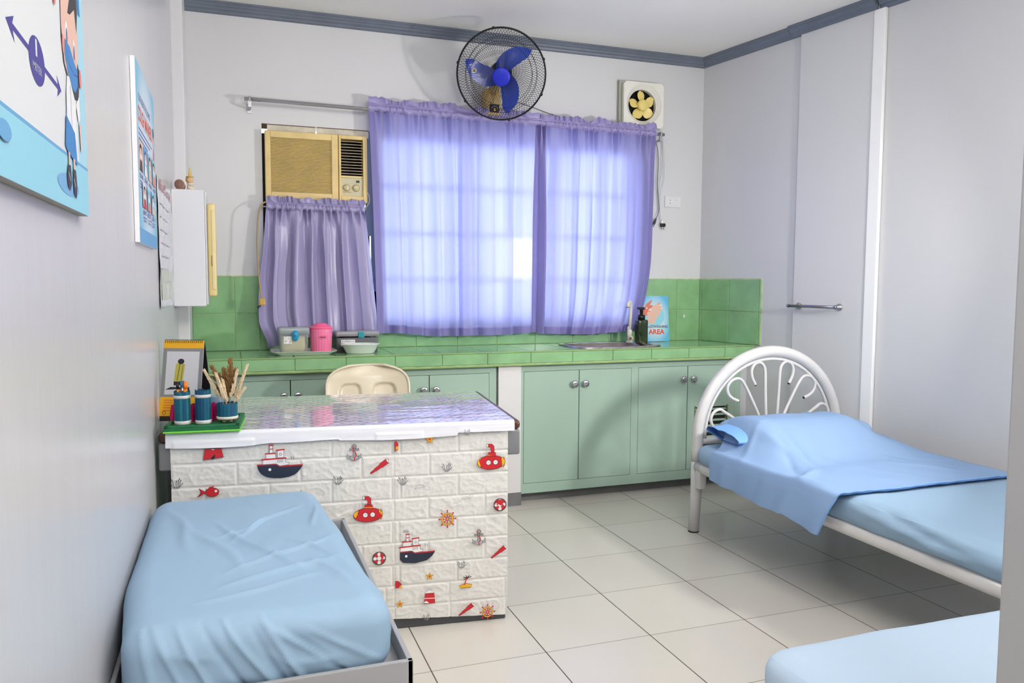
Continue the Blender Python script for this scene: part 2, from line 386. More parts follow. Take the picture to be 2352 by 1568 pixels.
# ------------------------------------------------------------------ green tiles
def rects_minus(r, h):
    x0, y0, x1, y1 = r; a0, b0, a1, b1 = h
    if x1 <= a0 or x0 >= a1 or y1 <= b0 or y0 >= b1: return [r]
    o = []
    if x0 < a0: o.append((x0, y0, a0, y1))
    if x1 > a1: o.append((a1, y0, x1, y1))
    xa, xb = max(x0, a0), min(x1, a1)
    if y0 < b0: o.append((xa, y0, xb, b0))
    if y1 > b1: o.append((xa, b1, xb, y1))
    return o
def cuts(a, b, off, p):
    k0 = math.ceil((a-off)/p+1e-6); o = [a]
    while off+k0*p < b-1e-4: o.append(off+k0*p); k0 += 1
    return o+[b]
def tiles(mb, fr, r, offu, pu, offv, pv, holes=(), g=.0016, th=.006, ch=.0022, mi=0):
    """tiles with a tiny chamfer; fr(u,v,h) maps to 3-D, h = height above the wall"""
    us = cuts(r[0], r[2], offu, pu); vv = cuts(r[1], r[3], offv, pv)
    for i in range(len(us)-1):
        for j in range(len(vv)-1):
            L_ = [(us[i], vv[j], us[i+1], vv[j+1])]
            for h in holes: L_ = [q for t in L_ for q in rects_minus(t, h)]
            for (x0, y0, x1, y1) in L_:
                x0 += g; y0 += g; x1 -= g; y1 -= g
                if x1-x0 < .006 or y1-y0 < .006: continue
                vs = [fr(x0,y0,0), fr(x1,y0,0), fr(x1,y1,0), fr(x0,y1,0), fr(x0,y0,th-ch), fr(x1,y0,th-ch), fr(x1,y1,th-ch), fr(x0,y1,th-ch),
                      fr(x0+ch,y0+ch,th), fr(x1-ch,y0+ch,th), fr(x1-ch,y1-ch,th), fr(x0+ch,y1-ch,th)]
                mb.add(vs, [(0,1,5,4),(1,2,6,5),(2,3,7,6),(3,0,4,7),(4,5,9,8),(5,6,10,9),(6,7,11,10),(7,4,8,11),(8,9,10,11)], mi)
ZT = .876; ZS = 1.287; YF = 4.055; TP = .2515
fB = lambda u, v, h: (u, YB-.004-h, v)
mb = MB()
for (a, b) in (((-.197, ZT), (.150, ZS)), ((2.545, ZT), (2.963, ZS)), ((.150, ZT), (2.545, .99))):
    mb.box((a[0], YB-.0055, a[1]), (b[0], YB, b[1]), 1); tiles(mb, fB, (a[0], a[1], b[0], b[1]), .018, TP, ZT+.2035, .2035)
o = mesh_obj('backsplash', mb, [tile_m, grout_m]); tag(recentre(o), 'green glazed tile backsplash along the back wall behind the counter', 'backsplash')
mb = MB(); mb.box((.006, 0, ZT), (.548, .0055, ZS), 1, M=RMAT)
tiles(mb, lambda u, v, h: RMAT @ Vector((u, .004+h, v)), (.012, ZT, .546, ZS), .03, .25, ZT+.2035, .2035)
o = mesh_obj('backsplash', mb, [tile_m, grout_m]); tag(recentre(o), 'short green tile backsplash on the right wall at the counter end', 'backsplash')
# counter slab
SK = (1.90, 4.13, 2.44, 4.47)          # sink hole
XCR = 3.045
ctr = thing('kitchen_counter', 'long green tiled counter running along the back wall under the curtains', 'counter', (1.4, 4.3, .797))
mb = MB()
for q in rects_minus((-.197, YF, XCR, YB-.001), SK): mb.box((q[0], q[1], .797), (min(q[2], 2.985), q[3], ZT-.006))
mb.prism([(2.985, YF), (XCR, YF), (2.975, YB-.03)], lambda a, b: (a, b, .797), lambda a, b: (a, b, ZT-.006))
mesh_obj('slab', mb, grout_m, ctr, True)
mb = MB()
tiles(mb, lambda u, v, h: (u, v, ZT-.006+h), (-.197, YF, 2.985, YB-.006), .041, .2535, YB-.006, .25, holes=[SK])
mb.prism([(2.987, YF+.002), (XCR-.002, YF+.002), (2.979, YB-.05)], lambda a, b: (a, b, ZT-.007), lambda a, b: (a, b, ZT))
mesh_obj('top_tiles', mb, tiletop_m, ctr, True)
mb = MB()
tiles(mb, lambda u, v, h: (u, YF-h, v), (-.197, .808, XCR, ZT-.006), .041, .2535, 2, 1)
mesh_obj('front_tiles', mb, tile_m, ctr, True)
mb = MB(); mb.box((-.197, YF-.008, .797), (XCR, YF, .804)); mb.box((-.197, YF-.008, ZT-.0055), (XCR, YF+.004, ZT+.0005))
mesh_obj('edge_strip', mb, mat('tile_edge', (150, 182, 116), .3, var=.2, vscale=12), ctr, True)
# column between the cupboards and base
mb = MB().box((1.385, 4.085, .07), (1.518, YB, .797)); mb.box((1.380, 4.083, 0), (1.521, YB, .075), 1)
struct('wall_column', mb, [mat('column_paint', (226, 224, 224), .5, var=.03), base_m])
mb = MB().box((-.197, 4.165, 0), (1.38, 4.2, .075)); mb.box((1.521, 4.165, 0), (3.03, 4.2, .075)); struct('baseboard_back', mb, base_m)
struct('wall_counter_end', MB().box((2.99, 4.12, 0), (3.05, YB, .797)), mat('end_paint', (206, 206, 210), .5))

def cabinet(name, label, x0, x1, doors, vent=None):
    t = thing(name, label, 'cabinet', ((x0+x1)/2, 4.3, .06)); YC = 4.10; g = .0018
    mb = MB(); z0, z1 = .06, .797; dz0, dz1 = .117, .757; mb.box((x0, YC+.02, z0), (x1, YC+.03, z1-.002))
    mb.box((x0, YC+.02, z0), (x1, 4.52, .735))
    xs = [x0]+[v for d in doors for v in (d[0], d[-1])]+[x1]
    for i in range(0, len(xs), 2): mb.box((xs[i], YC, z0), (xs[i+1], YC+.022, z1-.002))
    for d in doors:
        mb.box((d[0], YC, z0), (d[-1], YC+.022, dz0)); mb.box((d[0], YC, dz1), (d[-1], YC+.022, z1-.002))
        mb.box((d[0]-.001, YC+.012, dz0), (d[-1]+.001, YC+.024, dz1), 1)
    mesh_obj('body', mb, [cab_m, gap_m], t, True)
    for d in doors:
        for k in (0, 1):
            a, b = d[k]+g, d[k+1]-g
            if k == 0: b -= .0008
            mb = MB(); 
            if vent and abs(d[k]-vent[4]) < .02:
                for q in rects_minus((a, dz0+g, b, dz1-g), vent[:4]): mb.box((q[0], YC-.0015, q[1]), (q[2], YC+.018, q[3]))
            else: mb.bbox((a, YC-.0015, dz0+g), (b, YC+.018, dz1-g), .0012, seg=1)
            dr = mesh_obj('door', mb, cab_m, t, True)
            if vent and abs(d[k]-vent[4]) < .02:
                mv = MB(); vx0, vz0, vx1, vz1 = vent[:4]
                mv.box((vx0, YC+.014, vz0), (vx1, YC+.017, vz1), 1)
                n = 9
                for i in range(n):
                    z = vz0+(i+.5)*(vz1-vz0)/n
                    mv.prism([(0, -.005), (.012, .003), (.012, .006), (0, -.001)], lambda p, q, z=z: (vx0, YC+p, z+q), lambda p, q, z=z: (vx1, YC+p, z+q))
                for bx in ((vx0-.008, vz0-.008, vx0, vz1+.008), (vx1, vz0-.008, vx1+.008, vz1+.008)): mv.box((bx[0], YC-.004, bx[1]), (bx[2], YC+.004, bx[3]), 2)
                mesh_obj('louvre_vent', mv, [cab_m, dark_m, mat('vent_edge', (120, 130, 80), .5)], dr, True)
            kx = (d[1]-.034) if k == 0 else (d[1]+.034)
            Mk = Matrix.Translation((kx, YC-.002, .677)) @ Matrix.Rotation(radians(90), 4, 'X')
            mk = MB().lathe([(.009, 0), (.006, .006), (.006, .012), (.0185, .017), (.0205, .021), (.017, .026), (.007, .024), (.001, .0245)], M=Mk, n=20)
            mesh_obj('knob', mk, steel_m, dr, True)
    return t
cabinet('base_cabinet', 'mint green base cabinet behind the desk, left of the white column', -.19, 1.378, [(-.06, .275, .61), (.656, .996, 1.336)])
cabinet('base_cabinet', 'mint green base cabinet with louvre vent, right of the white column', 1.523, 2.985, [(1.538, 1.88, 2.218), (2.264, 2.602, 2.94)], vent=(2.66, .19, 2.885, .50, 2.602))

# ------------------------------------------------------------------ sink, faucet
mb = MB(); cx_, cy_ = 2.17, 4.30
def rr_pt(t, a, b, e=4.0):
    c_, s_ = cos(t), sin(t); k = (abs(c_)**e+abs(s_)**e)**(-1/e); return cx_+a*k*c_, cy_+b*k*s_
prof = [(.298, .195, ZT+.001), (.297, .194, ZT+.006), (.262, .163, ZT+.007), (.252, .153, ZT+.001), (.236, .138, ZT-.10), (.20, .11, ZT-.13), (.02, .012, ZT-.135)]
n_ = 64; vs = []
for (a, b, z) in prof:
    for k in range(n_): x, y = rr_pt(2*pi*k/n_, a, b); vs.append((x, y, z))
mb.add(vs, [(i*n_+k, i*n_+(k+1) % n_, (i+1)*n_+(k+1) % n_, (i+1)*n_+k) for i in range(len(prof)-1) for k in range(n_)]+[tuple((len(prof)-1)*n_+k for k in range(n_))], 0, True)
o = mesh_obj('kitchen_sink', mb, mat('sink_steel', (196, 184, 176), .24, metal=1, var=.2, vscale=14)); tag(recentre(o), 'stainless steel sink set into the green tiled counter', 'sink')
ft = thing('faucet', 'tall white plastic faucet standing behind the steel sink', 'faucet', (2.36, 4.40, ZT+.007))
fx, fy = 2.362, 4.40
mb = MB().lathe([(.022, 0), (.022, .006), (.013, .012), (.013, .05), (.016, .055), (.016, .075), (.011, .08)], (fx, fy, ZT+.007), n=20)
mesh_obj('base', mb, offwhite_m, ft, True)
mb = MB().tube([(fx, fy, .955), (fx+.006, fy, 1.08), (fx+.006, fy, 1.118), (fx-.002, fy-.01, 1.136), (fx-.016, fy-.025, 1.138), (fx-.03, fy-.035, 1.126), (fx-.034, fy-.038, 1.105)], [.011, .0105, .0105, .0105, .011, .013, .014], 14)
mb.ico((fx-.0342, fy-.0382, 1.1035), .0115, 1, 2, (1, 1, .12))
mesh_obj('spout', mb, [offwhite_m, black_m], ft, True)
mb = MB().tube([(fx-.005, fy-.012, .912), (fx-.016, fy-.045, .912)], .017, 18); mb.tube([(fx-.0165, fy-.0455, .912), (fx-.0172, fy-.0475, .912)], .009, 14, mi=1)
mb.bbox((fx-.028, fy-.03, .925), (fx-.018, fy-.018, .985), .003)
mesh_obj('handle', mb, [mat('tap_grey', (196, 194, 190), .3), mat('tap_brass', (150, 120, 60), .3, metal=.6)], ft, True)

# soap bottle
t = thing('soap_bottle', 'dark green foaming soap pump bottle standing beside the faucet', 'bottle', (2.437, 4.385, ZT))
bx, by = 2.437, 4.385
gl = mat('green_bottle', (34, 52, 14), .12, coat=.5, var=.3, vscale=12)
mesh_obj('bottle_body', MB().bbox((bx-.034, by-.030, ZT), (bx+.034, by+.030, ZT+.150), .009, seg=4), gl, t, True)
mesh_obj('cap', MB().lathe([(.023, 0), (.023, .028), (.011, .032), (.010, .075)], (bx, by, ZT+.150), n=20), black_m, t, True)
mesh_obj('pump', MB().bbox((bx-.026, by-.014, ZT+.213), (bx+.018, by+.014, ZT+.228), .004).lathe([(.010, 0), (.014, .012)], (bx, by, ZT+.203), n=16), black_m, t, True)

# ------------------------------------------------------------------ handwashing board
def board_frame(o, ux, nrm, uz=Vector((0, 0, 1))):
    o = Vector(o); ux = Vector(ux); nrm = Vector(nrm)
    return lambda u, v, k: o+ux*u+uz*v+nrm*k
t = thing('handwashing_sign', 'small handwashing area sign board leaning on the green tiles', 'sign', (2.592, 4.47, ZT))
lean = Vector((0, .10, 1)).normalized(); nrm = Vector((0, -1, .10)).normalized()
mats = [wht_m]; mb = MB()
fr = board_frame((2.493, 4.475, ZT+.002), (1, 0, 0), nrm, lean)
W_, H_ = .200, .296
vs = [fr(u, v, k) for k in (0, .005) for (u, v) in ((0, 0), (W_, 0), (W_, H_), (0, H_))]
mb.add(vs, [(3,2,1,0),(4,5,6,7),(0,1,5,4),(1,2,6,5),(2,3,7,6),(3,0,4,7)])
def grad_mat(name, c0, c1, r0, r1, centre, scale, rough=.4):
    """printed halo: colour c0 in the middle to c1 at the border (a print on the board)"""
    m_ = bpy.data.materials.new(name); m_.use_nodes = True; nt = m_.node_tree; N = nt.nodes; L = nt.links; b = N['Principled BSDF']
    g = N.new('ShaderNodeTexCoord'); mp = N.new('ShaderNodeMapping'); mp.vector_type = 'POINT'
    sub = N.new('ShaderNodeVectorMath'); sub.operation = 'SUBTRACT'; sub.inputs[1].default_value = centre
    L.new(g.outputs['Object'], sub.inputs[0])
    mul = N.new('ShaderNodeVectorMath'); mul.operation = 'MULTIPLY'; mul.inputs[1].default_value = scale; L.new(sub.outputs[0], mul.inputs[0])
    ln = N.new('ShaderNodeVectorMath'); ln.operation = 'LENGTH'; L.new(mul.outputs[0], ln.inputs[0])
    mr = N.new('ShaderNodeMapRange'); mr.inputs[1].default_value = r0; mr.inputs[2].default_value = r1; L.new(ln.outputs['Value'], mr.inputs[0])
    mx = N.new('ShaderNodeMix'); mx.data_type = 'RGBA'; L.new(mr.outputs[0], mx.inputs[0]); mx.inputs[6].default_value = (*lin(c0), 1); mx.inputs[7].default_value = (*lin(c1), 1)
    L.new(mx.outputs[2], b.inputs['Base Color']); b.inputs['Roughness'].default_value = rough
    return m_
sg_m = grad_mat('sign_print', (206, 228, 240), (92, 186, 228), .55, 1.15, (0, 0, H_/2), (1/(W_/2), 0, 1/(H_/2)))
D = Draw(mb, fr, mats, base=.0052)
D.rect(0, 0, W_, H_, sg_m)
D.ell(.095, .165, .074, .068, lblue_m, 32)
S_ = lambda pts, sc=1: [((x-1370-120)/11.2/2.66/1000*1+0, 0) for x, y in pts]
def sg(x, y): return ((x-1305)/600*W_*.985, (1370-y)/1160*H_)
D.poly([sg(*p) for p in [(1300,760),(1330,540),(1380,500),(1420,410),(1500,350),(1535,310),(1555,330),(1520,400),(1500,440),(1560,450),(1600,520),(1560,640),(1450,690),(1360,740)]], skind_m)
D.poly([sg(*p) for p in [(1440,880),(1450,740),(1430,650),(1480,560),(1560,480),(1640,420),(1700,395),(1730,405),(1740,430),(1775,435),(1785,460),(1760,500),(1790,520),(1785,545),(1755,560),(1740,620),(1680,720),(1620,820),(1580,930),(1500,925)]], skin_m)
for (x, y, r) in ((1700,400,.006),(1760,450,.005),(1770,525,.005),(1430,520,.005),(1500,570,.009),(1490,600,.006),(1355,690,.003),(1720,460,.004)): D.ell(*sg(x, y), r, r, wht_m if r != .006 else pink_m, 12)
D.text('HANDWASHING', W_*.52, .087, .018, navy_m, width=.172, bold=.01)
D.text('AREA', W_*.53, .047, .033, org_m, width=.118, bold=.03)
mesh_obj('board', mb, mats, t, True)
# small white hook on the tile
o = mesh_obj('adhesive_hook', MB().bbox((2.835, YB-.017, 1.027), (2.846, YB-.009, 1.047), .002), white_m); tag(recentre(o), 'tiny white stick-on hook on the green tile right of the sign', 'hook')

# ------------------------------------------------------------------ curtain rod
t = thing('curtain_rod', 'long steel curtain rod fixed above the window and air conditioner', 'curtain rod', (1.36, 4.47, 2.20))
mesh_obj('rod', MB().tube([(.088, 4.47, 2.220), (2.625, 4.47, 2.200)], .0105, 16), steel_m, t, True)
for x, z in ((.115, 2.22), (2.60, 2.20)):
    mb = MB().tube([(x-.004, 4.47, z), (x+.004, 4.47, z)], .0155, 14); mb.box((x-.008, 4.47, z-.042), (x+.008, YB-.0005, z-.032)); mb.box((x-.008, 4.463, z-.042), (x+.008, 4.475, z)); mb.bbox((x-.012, YB-.004, z-.06), (x+.012, YB-.0005, z-.01), .001)
    mesh_obj('bracket', mb, mat('bracket_grey', (190, 190, 194), .3, metal=.5), t, True)

# ------------------------------------------------------------------ curtains
def curtain(label, top, bot, zrod, zbot, y0, nf, amp, ruf, seed, m_, hm, group=None, hem=.032, NU=260, NV=70, hemside=.018, ybot=None, zprof=None, gather=1.0, eb=.8, xbot=None):
    rnd = random.Random(seed); ph = [rnd.uniform(0, 2*pi) for _ in range(8)]
    t = thing('curtain', label, 'curtain', ((top[0]+top[1])/2, y0, (zbot(.5) if callable(zbot) else zbot)), group=group)
    zb = zbot if callable(zbot) else (lambda u: zbot)
    def fold(u, d):      # d 0 at rod .. 1 at bottom
        uu = u+.018*sin(2*pi*1.7*u+ph[0])+.012*sin(2*pi*3.1*u+ph[1])
        f1 = cos(2*pi*nf*uu+ph[2]); f1 = math.copysign(abs(f1)**.75, f1)
        f2 = cos(2*pi*nf*1.63*uu+ph[3]+.6*d); f3 = cos(2*pi*nf*2.9*uu+ph[4])
        a = amp*(.45+.55*sstep(0, .4, d))
        hi = amp*.55*gather*(1-sstep(0, .16, d))
        return a*(f1*.7+f2*.3)+hi*(cos(2*pi*nf*2.3*uu+ph[5])+.6*f3)
    def P(u, d, off=0):
        xt = top[0]+(top[1]-top[0])*u; xb = bot[0]+(bot[1]-bot[0])*u
        e = d**eb if d > 0 else 0
        x = xt+(xb-xt)*e+amp*.35*sin(2*pi*nf*u*1.0+ph[6])*sstep(0, .5, d)
        zr = zrod[0]+(zrod[1]-zrod[0])*u
        z = zr+(zb(u)-zr)*d
        y = y0+fold(u, max(d, 0))*.9
        y = min(y, YB-.02)
        if ybot: y += ybot(u, d)
        if xbot: x += xbot(u, d)
        y += .006*nz(u*7+seed, d*4)*(1 if d > .02 else .2)
        return Vector((x, y-off, z))
    Hc = zrod[0]-zb(.5)
    mb = MB()
    def fn(i, j):
        d = (1-j)
        return P(i, d*1.0)
    mb.grid(fn, NU, NV)
    mesh_obj('curtain_panel', mb, m_, t, True)
    # header: rod sleeve pinched on the rod, and frill above
    mb = MB()
    def fh(i, j):
        p0 = P(i, 0); zr = zrod[0]+(zrod[1]-zrod[0])*i
        wq = i*nf*2.0*gather+1.5*nz(i*nf*.7, seed+3, 1); k = math.copysign(abs(sin(2*pi*wq))**.7, sin(2*pi*wq))*(.6+1.1*abs(nz(i*nf*.9, seed+7))); k2 = 1.2*sin(2*pi*(wq*1.9+1.3*nz(i*nf*1.5, seed+5))); bulge = sin(pi*min(j/.42, 1)) if j < .42 else 0
        if j <= .42:
            z = zr-.020+.040*(j/.42)+.002*k2; y = y0-.0135-.006*bulge*(1+.9*k)-.003*(1+k2)
            w_ = 1-j/.42; y = y*(1-w_**3)+p0.y*w_**3 if w_ > .85 else y
            if j > .36: y = y0+.004-(.42-j)/.06*.012
        else:
            q = (j-.42)/.58; hh = ruf*(.95+.7*nz(i*nf*1.1, seed)+.14*k)
            z = zr+.020+hh*q-.006*abs(k2)*q; y = y0-.012+sstep(0,.45,q)*(.016*k+.006*k2)-.006*sin(pi*q)*(1+k)
            if q < .12: y = y0+.004*(1-q/.12)+y*(q/.12)-y0*(q/.12)
        return Vector((p0.x, min(y, YB-.012), z))
    mb.grid(fh, NU, 16)
    mesh_obj('header_frill', mb, hm, t, True)
    mb = MB()
    hl = hem/Hc
    mb.grid(lambda i, j: P(i, 1-hl*(j*1.0)-0, -.0025), NU, 3)
    if hemside:
        ws = hemside/(top[1]-top[0])
        mb.grid(lambda i, j: P(i*ws, 1-j, -.0025), 3, NV); mb.grid(lambda i, j: P(1-ws+i*ws, 1-j, -.0025), 3, NV)
    mesh_obj('hem', mb, hm, t, True)
    return t
curtain('left half of the wide backlit lavender window curtain, touching the air conditioner', (.742, 1.778), (.782, 1.772), (2.222, 2.209), lambda u: .962-.022*sstep(.1, .35, u)+.012*sstep(.75, 1, u), 4.468, 9, .026, .044, 3, curt_m, hem_m, hem=.048, hemside=.034, gather=.8)
curtain('right half of the wide backlit lavender window curtain, beside the faucet', (1.772, 2.562), (1.765, 2.452), (2.209, 2.199), lambda u: .944-.014*sin(u*5)*u-.01*u, 4.466, 8, .026, .040, 8, curt_m, hem_m, hem=.046, hemside=.03, gather=1.1, eb=5)
def sbot(u): return .950-.052*(1-sstep(.02, .22, u))+.020*sstep(.5, 1, u)
curtain('short opaque lavender curtain hanging below the air conditioner', (.189, .718), (.152, .779), (1.659, 1.657), sbot, 4.478, 6.5, .030, .040, 21, curtd_m, curtd_m, hem=.03, hemside=.02, NU=220,
        ybot=lambda u, d: -.045*sstep(.55, .95, d)*(1-.3*u), gather=.9, xbot=lambda u, d: -.012*(1-u)**4*sin(pi*min(max((d-.35)/.6, 0), 1))+.040*(1-u)**4*sstep(.80, 1, d))
# little rod of the short curtain
o = mesh_obj('curtain_wire', MB().tube([(.165, 4.487, 1.659), (.72, 4.487, 1.658)], .004, 8), steel_m); tag(recentre(o), 'thin wire holding the short lavender curtain under the air conditioner', 'curtain wire')

# ------------------------------------------------------------------ air conditioner and its surround
o = mesh_obj('plywood_board', MB().box((OX0, 4.601, OZ0), (.766, 4.612, 1.685)), mat('dark_board', (40, 32, 24), .8, var=.3)); tag(recentre(o), 'dark board closing the window opening behind the short curtain', 'board')
o = mesh_obj('dark_gap_strip', MB().box((OX0, 4.556, 1.60), (.200, 4.575, 2.062)), mat('gap_black', (22, 20, 18), .8)); tag(recentre(o), 'black strip standing for the dark gap left of the air conditioner', 'filler strip')  # black strip put in for the shade of the open gap
plate_m = mat('dirty_white_plate', (226, 218, 200), .6, var=.22, vscale=22, transl=(.10, (.9, .85, .75)))
o = mesh_obj('filler_block', MB().box((OX0, 4.553, 2.088), (.2045, 4.575, 2.113)), mat('brown_filler', (70, 56, 34), .8)); tag(recentre(o), 'small brown block at the upper left corner above the air conditioner', 'filler block')
for (a, b, lab) in ((.205, .463, 'dirty white filler panel over the left part of the air conditioner'), (.470, .757, 'dirty white filler panel over the right part of the air conditioner')):
    o = mesh_obj('white_plate', MB().bbox((a, 4.553, 2.0695), (b, 4.561, 2.1125), .001, seg=1).box((a, 4.5515, 2.1085), (b, 4.555, 2.1128), 1), [plate_m, brown_m]); tag(recentre(o), lab, 'panel', 'filler panels above the air conditioner')
ac = thing('air_conditioner', 'yellowed window air conditioner with ribbed grille and two dials', 'air conditioner', (.452, 4.56, 1.69))
ax0, ax1, az0, az1, ay = .186, .724, 1.690, 2.052, 4.42
mb = MB()
for q in rects_minus((ax0, az0, ax1, az1), (.578, 1.722, .704, 2.035)):
    mb.box((q[0], ay+.01, q[1]), (q[2], 4.56, q[3]))
mb.box((ax0+.012, 4.555, az0+.012), (ax1-.012, 4.90, az1-.004), 1)
mb.box((.570, 4.50, 1.715), (.71, 4.555, 2.04), 2)
mesh_obj('casing', mb, [beige_m, greymetal_m, dark_m], ac, True)
mb = MB()   # front fascia
for q in rects_minus((ax0, az0, .566, az1), (.214, 1.733, .532, 2.017)): mb.bbox((q[0], ay-.006, q[1]), (q[2], ay+.012, q[3]), .003)
for q in rects_minus((.570, az0, ax1, az1), (.582, 1.724, .701, 2.032)): mb.bbox((q[0], ay-.008, q[1]), (q[2], ay+.012, q[3]), .003)
mesh_obj('fascia', mb, beige_m, ac, True)
mb = MB(); mb.box((.212, ay+.006, 1.731), (.534, ay+.011, 2.019), 1)
n = 38
for i in range(n):
    z = 1.733+(i+.5)*(2.017-1.733)/n
    mb.prism([(-.004, -.0012), (.005, -.0024), (.005, .0012), (-.004, .0004)], lambda p, q, z=z: (.212, ay+p, z+q), lambda p, q, z=z: (.534, ay+p, z+q))
mesh_obj('intake_grille', mb, [beigedark_m, mat('grille_shadow', (184, 160, 100), .8)], ac, True)
mb = MB(); mb.box((.582, ay+.006, 1.826), (.701, ay+.012, 1.836), 0)
for i in range(12):
    z = 1.846+i*.0158
    mb.prism([(0, -.001), (.022, .004), (.022, .006), (0, .0014)], lambda p, q, z=z: (.583, ay+p, z+q), lambda p, q, z=z: (.70, ay+p, z+q), 1)
mesh_obj('outlet_louvres', mb, [beigedark_m, mat('louvre_light', (206, 190, 160), .4)], ac, True)
mb = MB().box((.582, ay+.004, 1.724), (.701, ay+.009, 1.824), 0); mb.box((.664, ay+.001, 1.800), (.682, ay+.005, 1.812), 1)
mats = [mat('control_panel', (204, 196, 160), .4), black_m]
D = Draw(mb, board_frame((0, ay+.004, 0), (1, 0, 0), (0, -1, 0)), mats)
for cx0 in (.611, .663):
    D.ring(cx0, 1.770, .0195, .0195, .0012, ink_m)
    for a_ in range(5): D.rect(cx0-.02+a_*.01-.001, 1.795, cx0-.02+a_*.01+.001, 1.7965, ink_m)
D.rect(.592, 1.744, .636, 1.749, mat('print_tan', (190, 160, 90), .5))
mesh_obj('control_panel', mb, mats, ac, True)
for cx0, rot in ((.611, 90), (.663, 0)):
    Mk = Matrix.Translation((cx0, ay+.003, 1.770)) @ Matrix.Rotation(radians(90), 4, 'X')
    mb = MB().lathe([(.0165, 0), (.0155, .010), (.0001, .0105)], M=Mk, n=24)
    Mb = Matrix.Translation((cx0, ay-.009, 1.770)) @ Matrix.Rotation(radians(rot), 4, 'Y')
    mb.bbox((-.014, -.004, -.003), (.014, .002, .003), .001, M=Mb)
    mesh_obj('dial', mb, mat('dial_cream', (224, 208, 158), .35), ac, True)
ac.scale = (1.0204, 1, 1.0204); ac.location = (.461, 4.642, 1.699)
def cord(name, label, pts, r, m_, cat='cord', sub=6):
    P = [Vector(p) for p in pts]; out = []
    for i in range(len(P)-1):
        a, b, c_, d = P[max(i-1, 0)], P[i], P[i+1], P[min(i+2, len(P)-1)]
        for k in range(sub):
            t_ = k/sub; out.append(.5*((2*b)+(-a+c_)*t_+(2*a-5*b+4*c_-d)*t_**2+(-a+3*b-3*c_+d)*t_**3))
    out.append(P[-1]); return MB().tube(out, r, 8)
pc = thing('power_cord', 'tan power cord with yellowed plug hanging left of the short curtain', 'cord', (.15, 4.37, 1.15))
cy0 = 4.425
mesh_obj('cable', cord('', '', [(.20, 4.49, 1.69), (.165, cy0+.03, 1.665), (.146, cy0, 1.60), (.138, cy0, 1.45), (.142, cy0-.02, 1.30), (.150, cy0-.03, 1.20), (.153, cy0-.03, 1.16)], .0042, 0), mat('tan_cable', (176, 150, 104), .5), pc, True)
mesh_obj('plug', MB().bbox((.143, cy0-.045, 1.128), (.172, cy0-.022, 1.165), .005).tube([(.148, cy0-.034, 1.130), (.130, cy0-.034, 1.118)], .0022, 6, mi=1).tube([(.150, cy0-.028, 1.126), (.134, cy0-.028, 1.112)], .0022, 6, mi=1), [mat('plug_yellow', (206, 166, 74), .4), black_m], pc, True)
o = mesh_obj('cable_loop', cord('', '', [(.737, 4.53, 1.77), (.752, 4.53, 1.745), (.753, 4.525, 1.71), (.736, 4.52, 1.68), (.726, 4.52, 1.66)], .003, 0), mat('pale_cable', (200, 196, 180), .5)); tag(recentre(o), 'pale cable loop at the lower right corner of the air conditioner', 'cord')

# ------------------------------------------------------------------ wall fan
FC = Vector((1.424, 4.17, 2.392))
ax_ = Vector((-.30, -.86, -.40)).normalized()        # direction the fan faces
ex = ax_.cross(Vector((0, 0, 1))).normalized()*-1; ex = Vector((0, 0, 1)).cross(-ax_).normalized()
ey = (-ax_).cross(ex).normalized()
if ey.z < 0: ey = -ey
if ex.x < 0: ex = -ex
FM = Matrix(((ex.x, ey.x, ax_.x, FC.x), (ex.y, ey.y, ax_.y, FC.y), (ex.z, ey.z, ax_.z, FC.z), (0, 0, 0, 1)))
fan = thing('wall_fan', 'black caged wall fan with three blue blades above the lavender curtain', 'fan', (1.46, 4.5, 2.2))
def fp(x, y, z): return FM @ Vector((x, y, z))
RF = .243
def guard(sgn, depth, nw, tw):
    mb = MB()
    for k in range(nw):
        a0 = 2*pi*k/nw; pts = []
        for i in range(11):
            q = i/10; r = .046+(RF-.046)*q
            z = sgn*depth*(1-(q**3.2)); a = a0+tw*q*q
            pts.append(fp(r*cos(a), r*sin(a), z))
        mb.tube(pts, .00115, 3, cap=False, smooth=False)
    for r in (.0460, .170, .196):
        q = (r-.046)/(RF-.046); z = sgn*depth*(1-q**3.2)
        mb.tube([fp(r*cos(2*pi*i/48), r*sin(2*pi*i/48), z-sgn*.001) for i in range(48)], .0012 if r > .05 else .003, 5, closed=True)
    return mb
mesh_obj('front_guard', guard(1, .070, 100, .30), black_m, fan, True)
mesh_obj('rear_guard', guard(-1, .055, 84, -.34), black_m, fan, True)
mb = MB().tube([fp(RF*cos(2*pi*i/96), RF*sin(2*pi*i/96), 0) for i in range(96)], .0052, 8, closed=True)
for a in (20, 100, 165, 215, 280, 335): mb.bbox((-.007, -.005, -.008), (.007, .009, .008), .002, M=FM @ Matrix.Rotation(radians(a-90), 4, 'Z') @ Matrix.Translation((0, RF, 0)))
mesh_obj('guard_rim', mb, black_m, fan, True)
mb = MB().lathe([(.001, .078), (.040, .077), (.049, .073), (.051, .064)], M=FM, n=40)
mesh_obj('front_badge', mb, mat('fan_blue_cap', (28, 44, 190), .4), fan, True)
blade_m = mat('fan_blade_blue', (58, 84, 196), .18, transl=(.35, (.10, .18, .75)), coat=.4)
hubm = mat('fan_hub_navy', (24, 26, 96), .3)
mesh_obj('hub', MB().lathe([(.001, .045), (.026, .042), (.034, .03), (.036, -.01), (.001, -.012)], M=FM, n=28), hubm, fan, True)
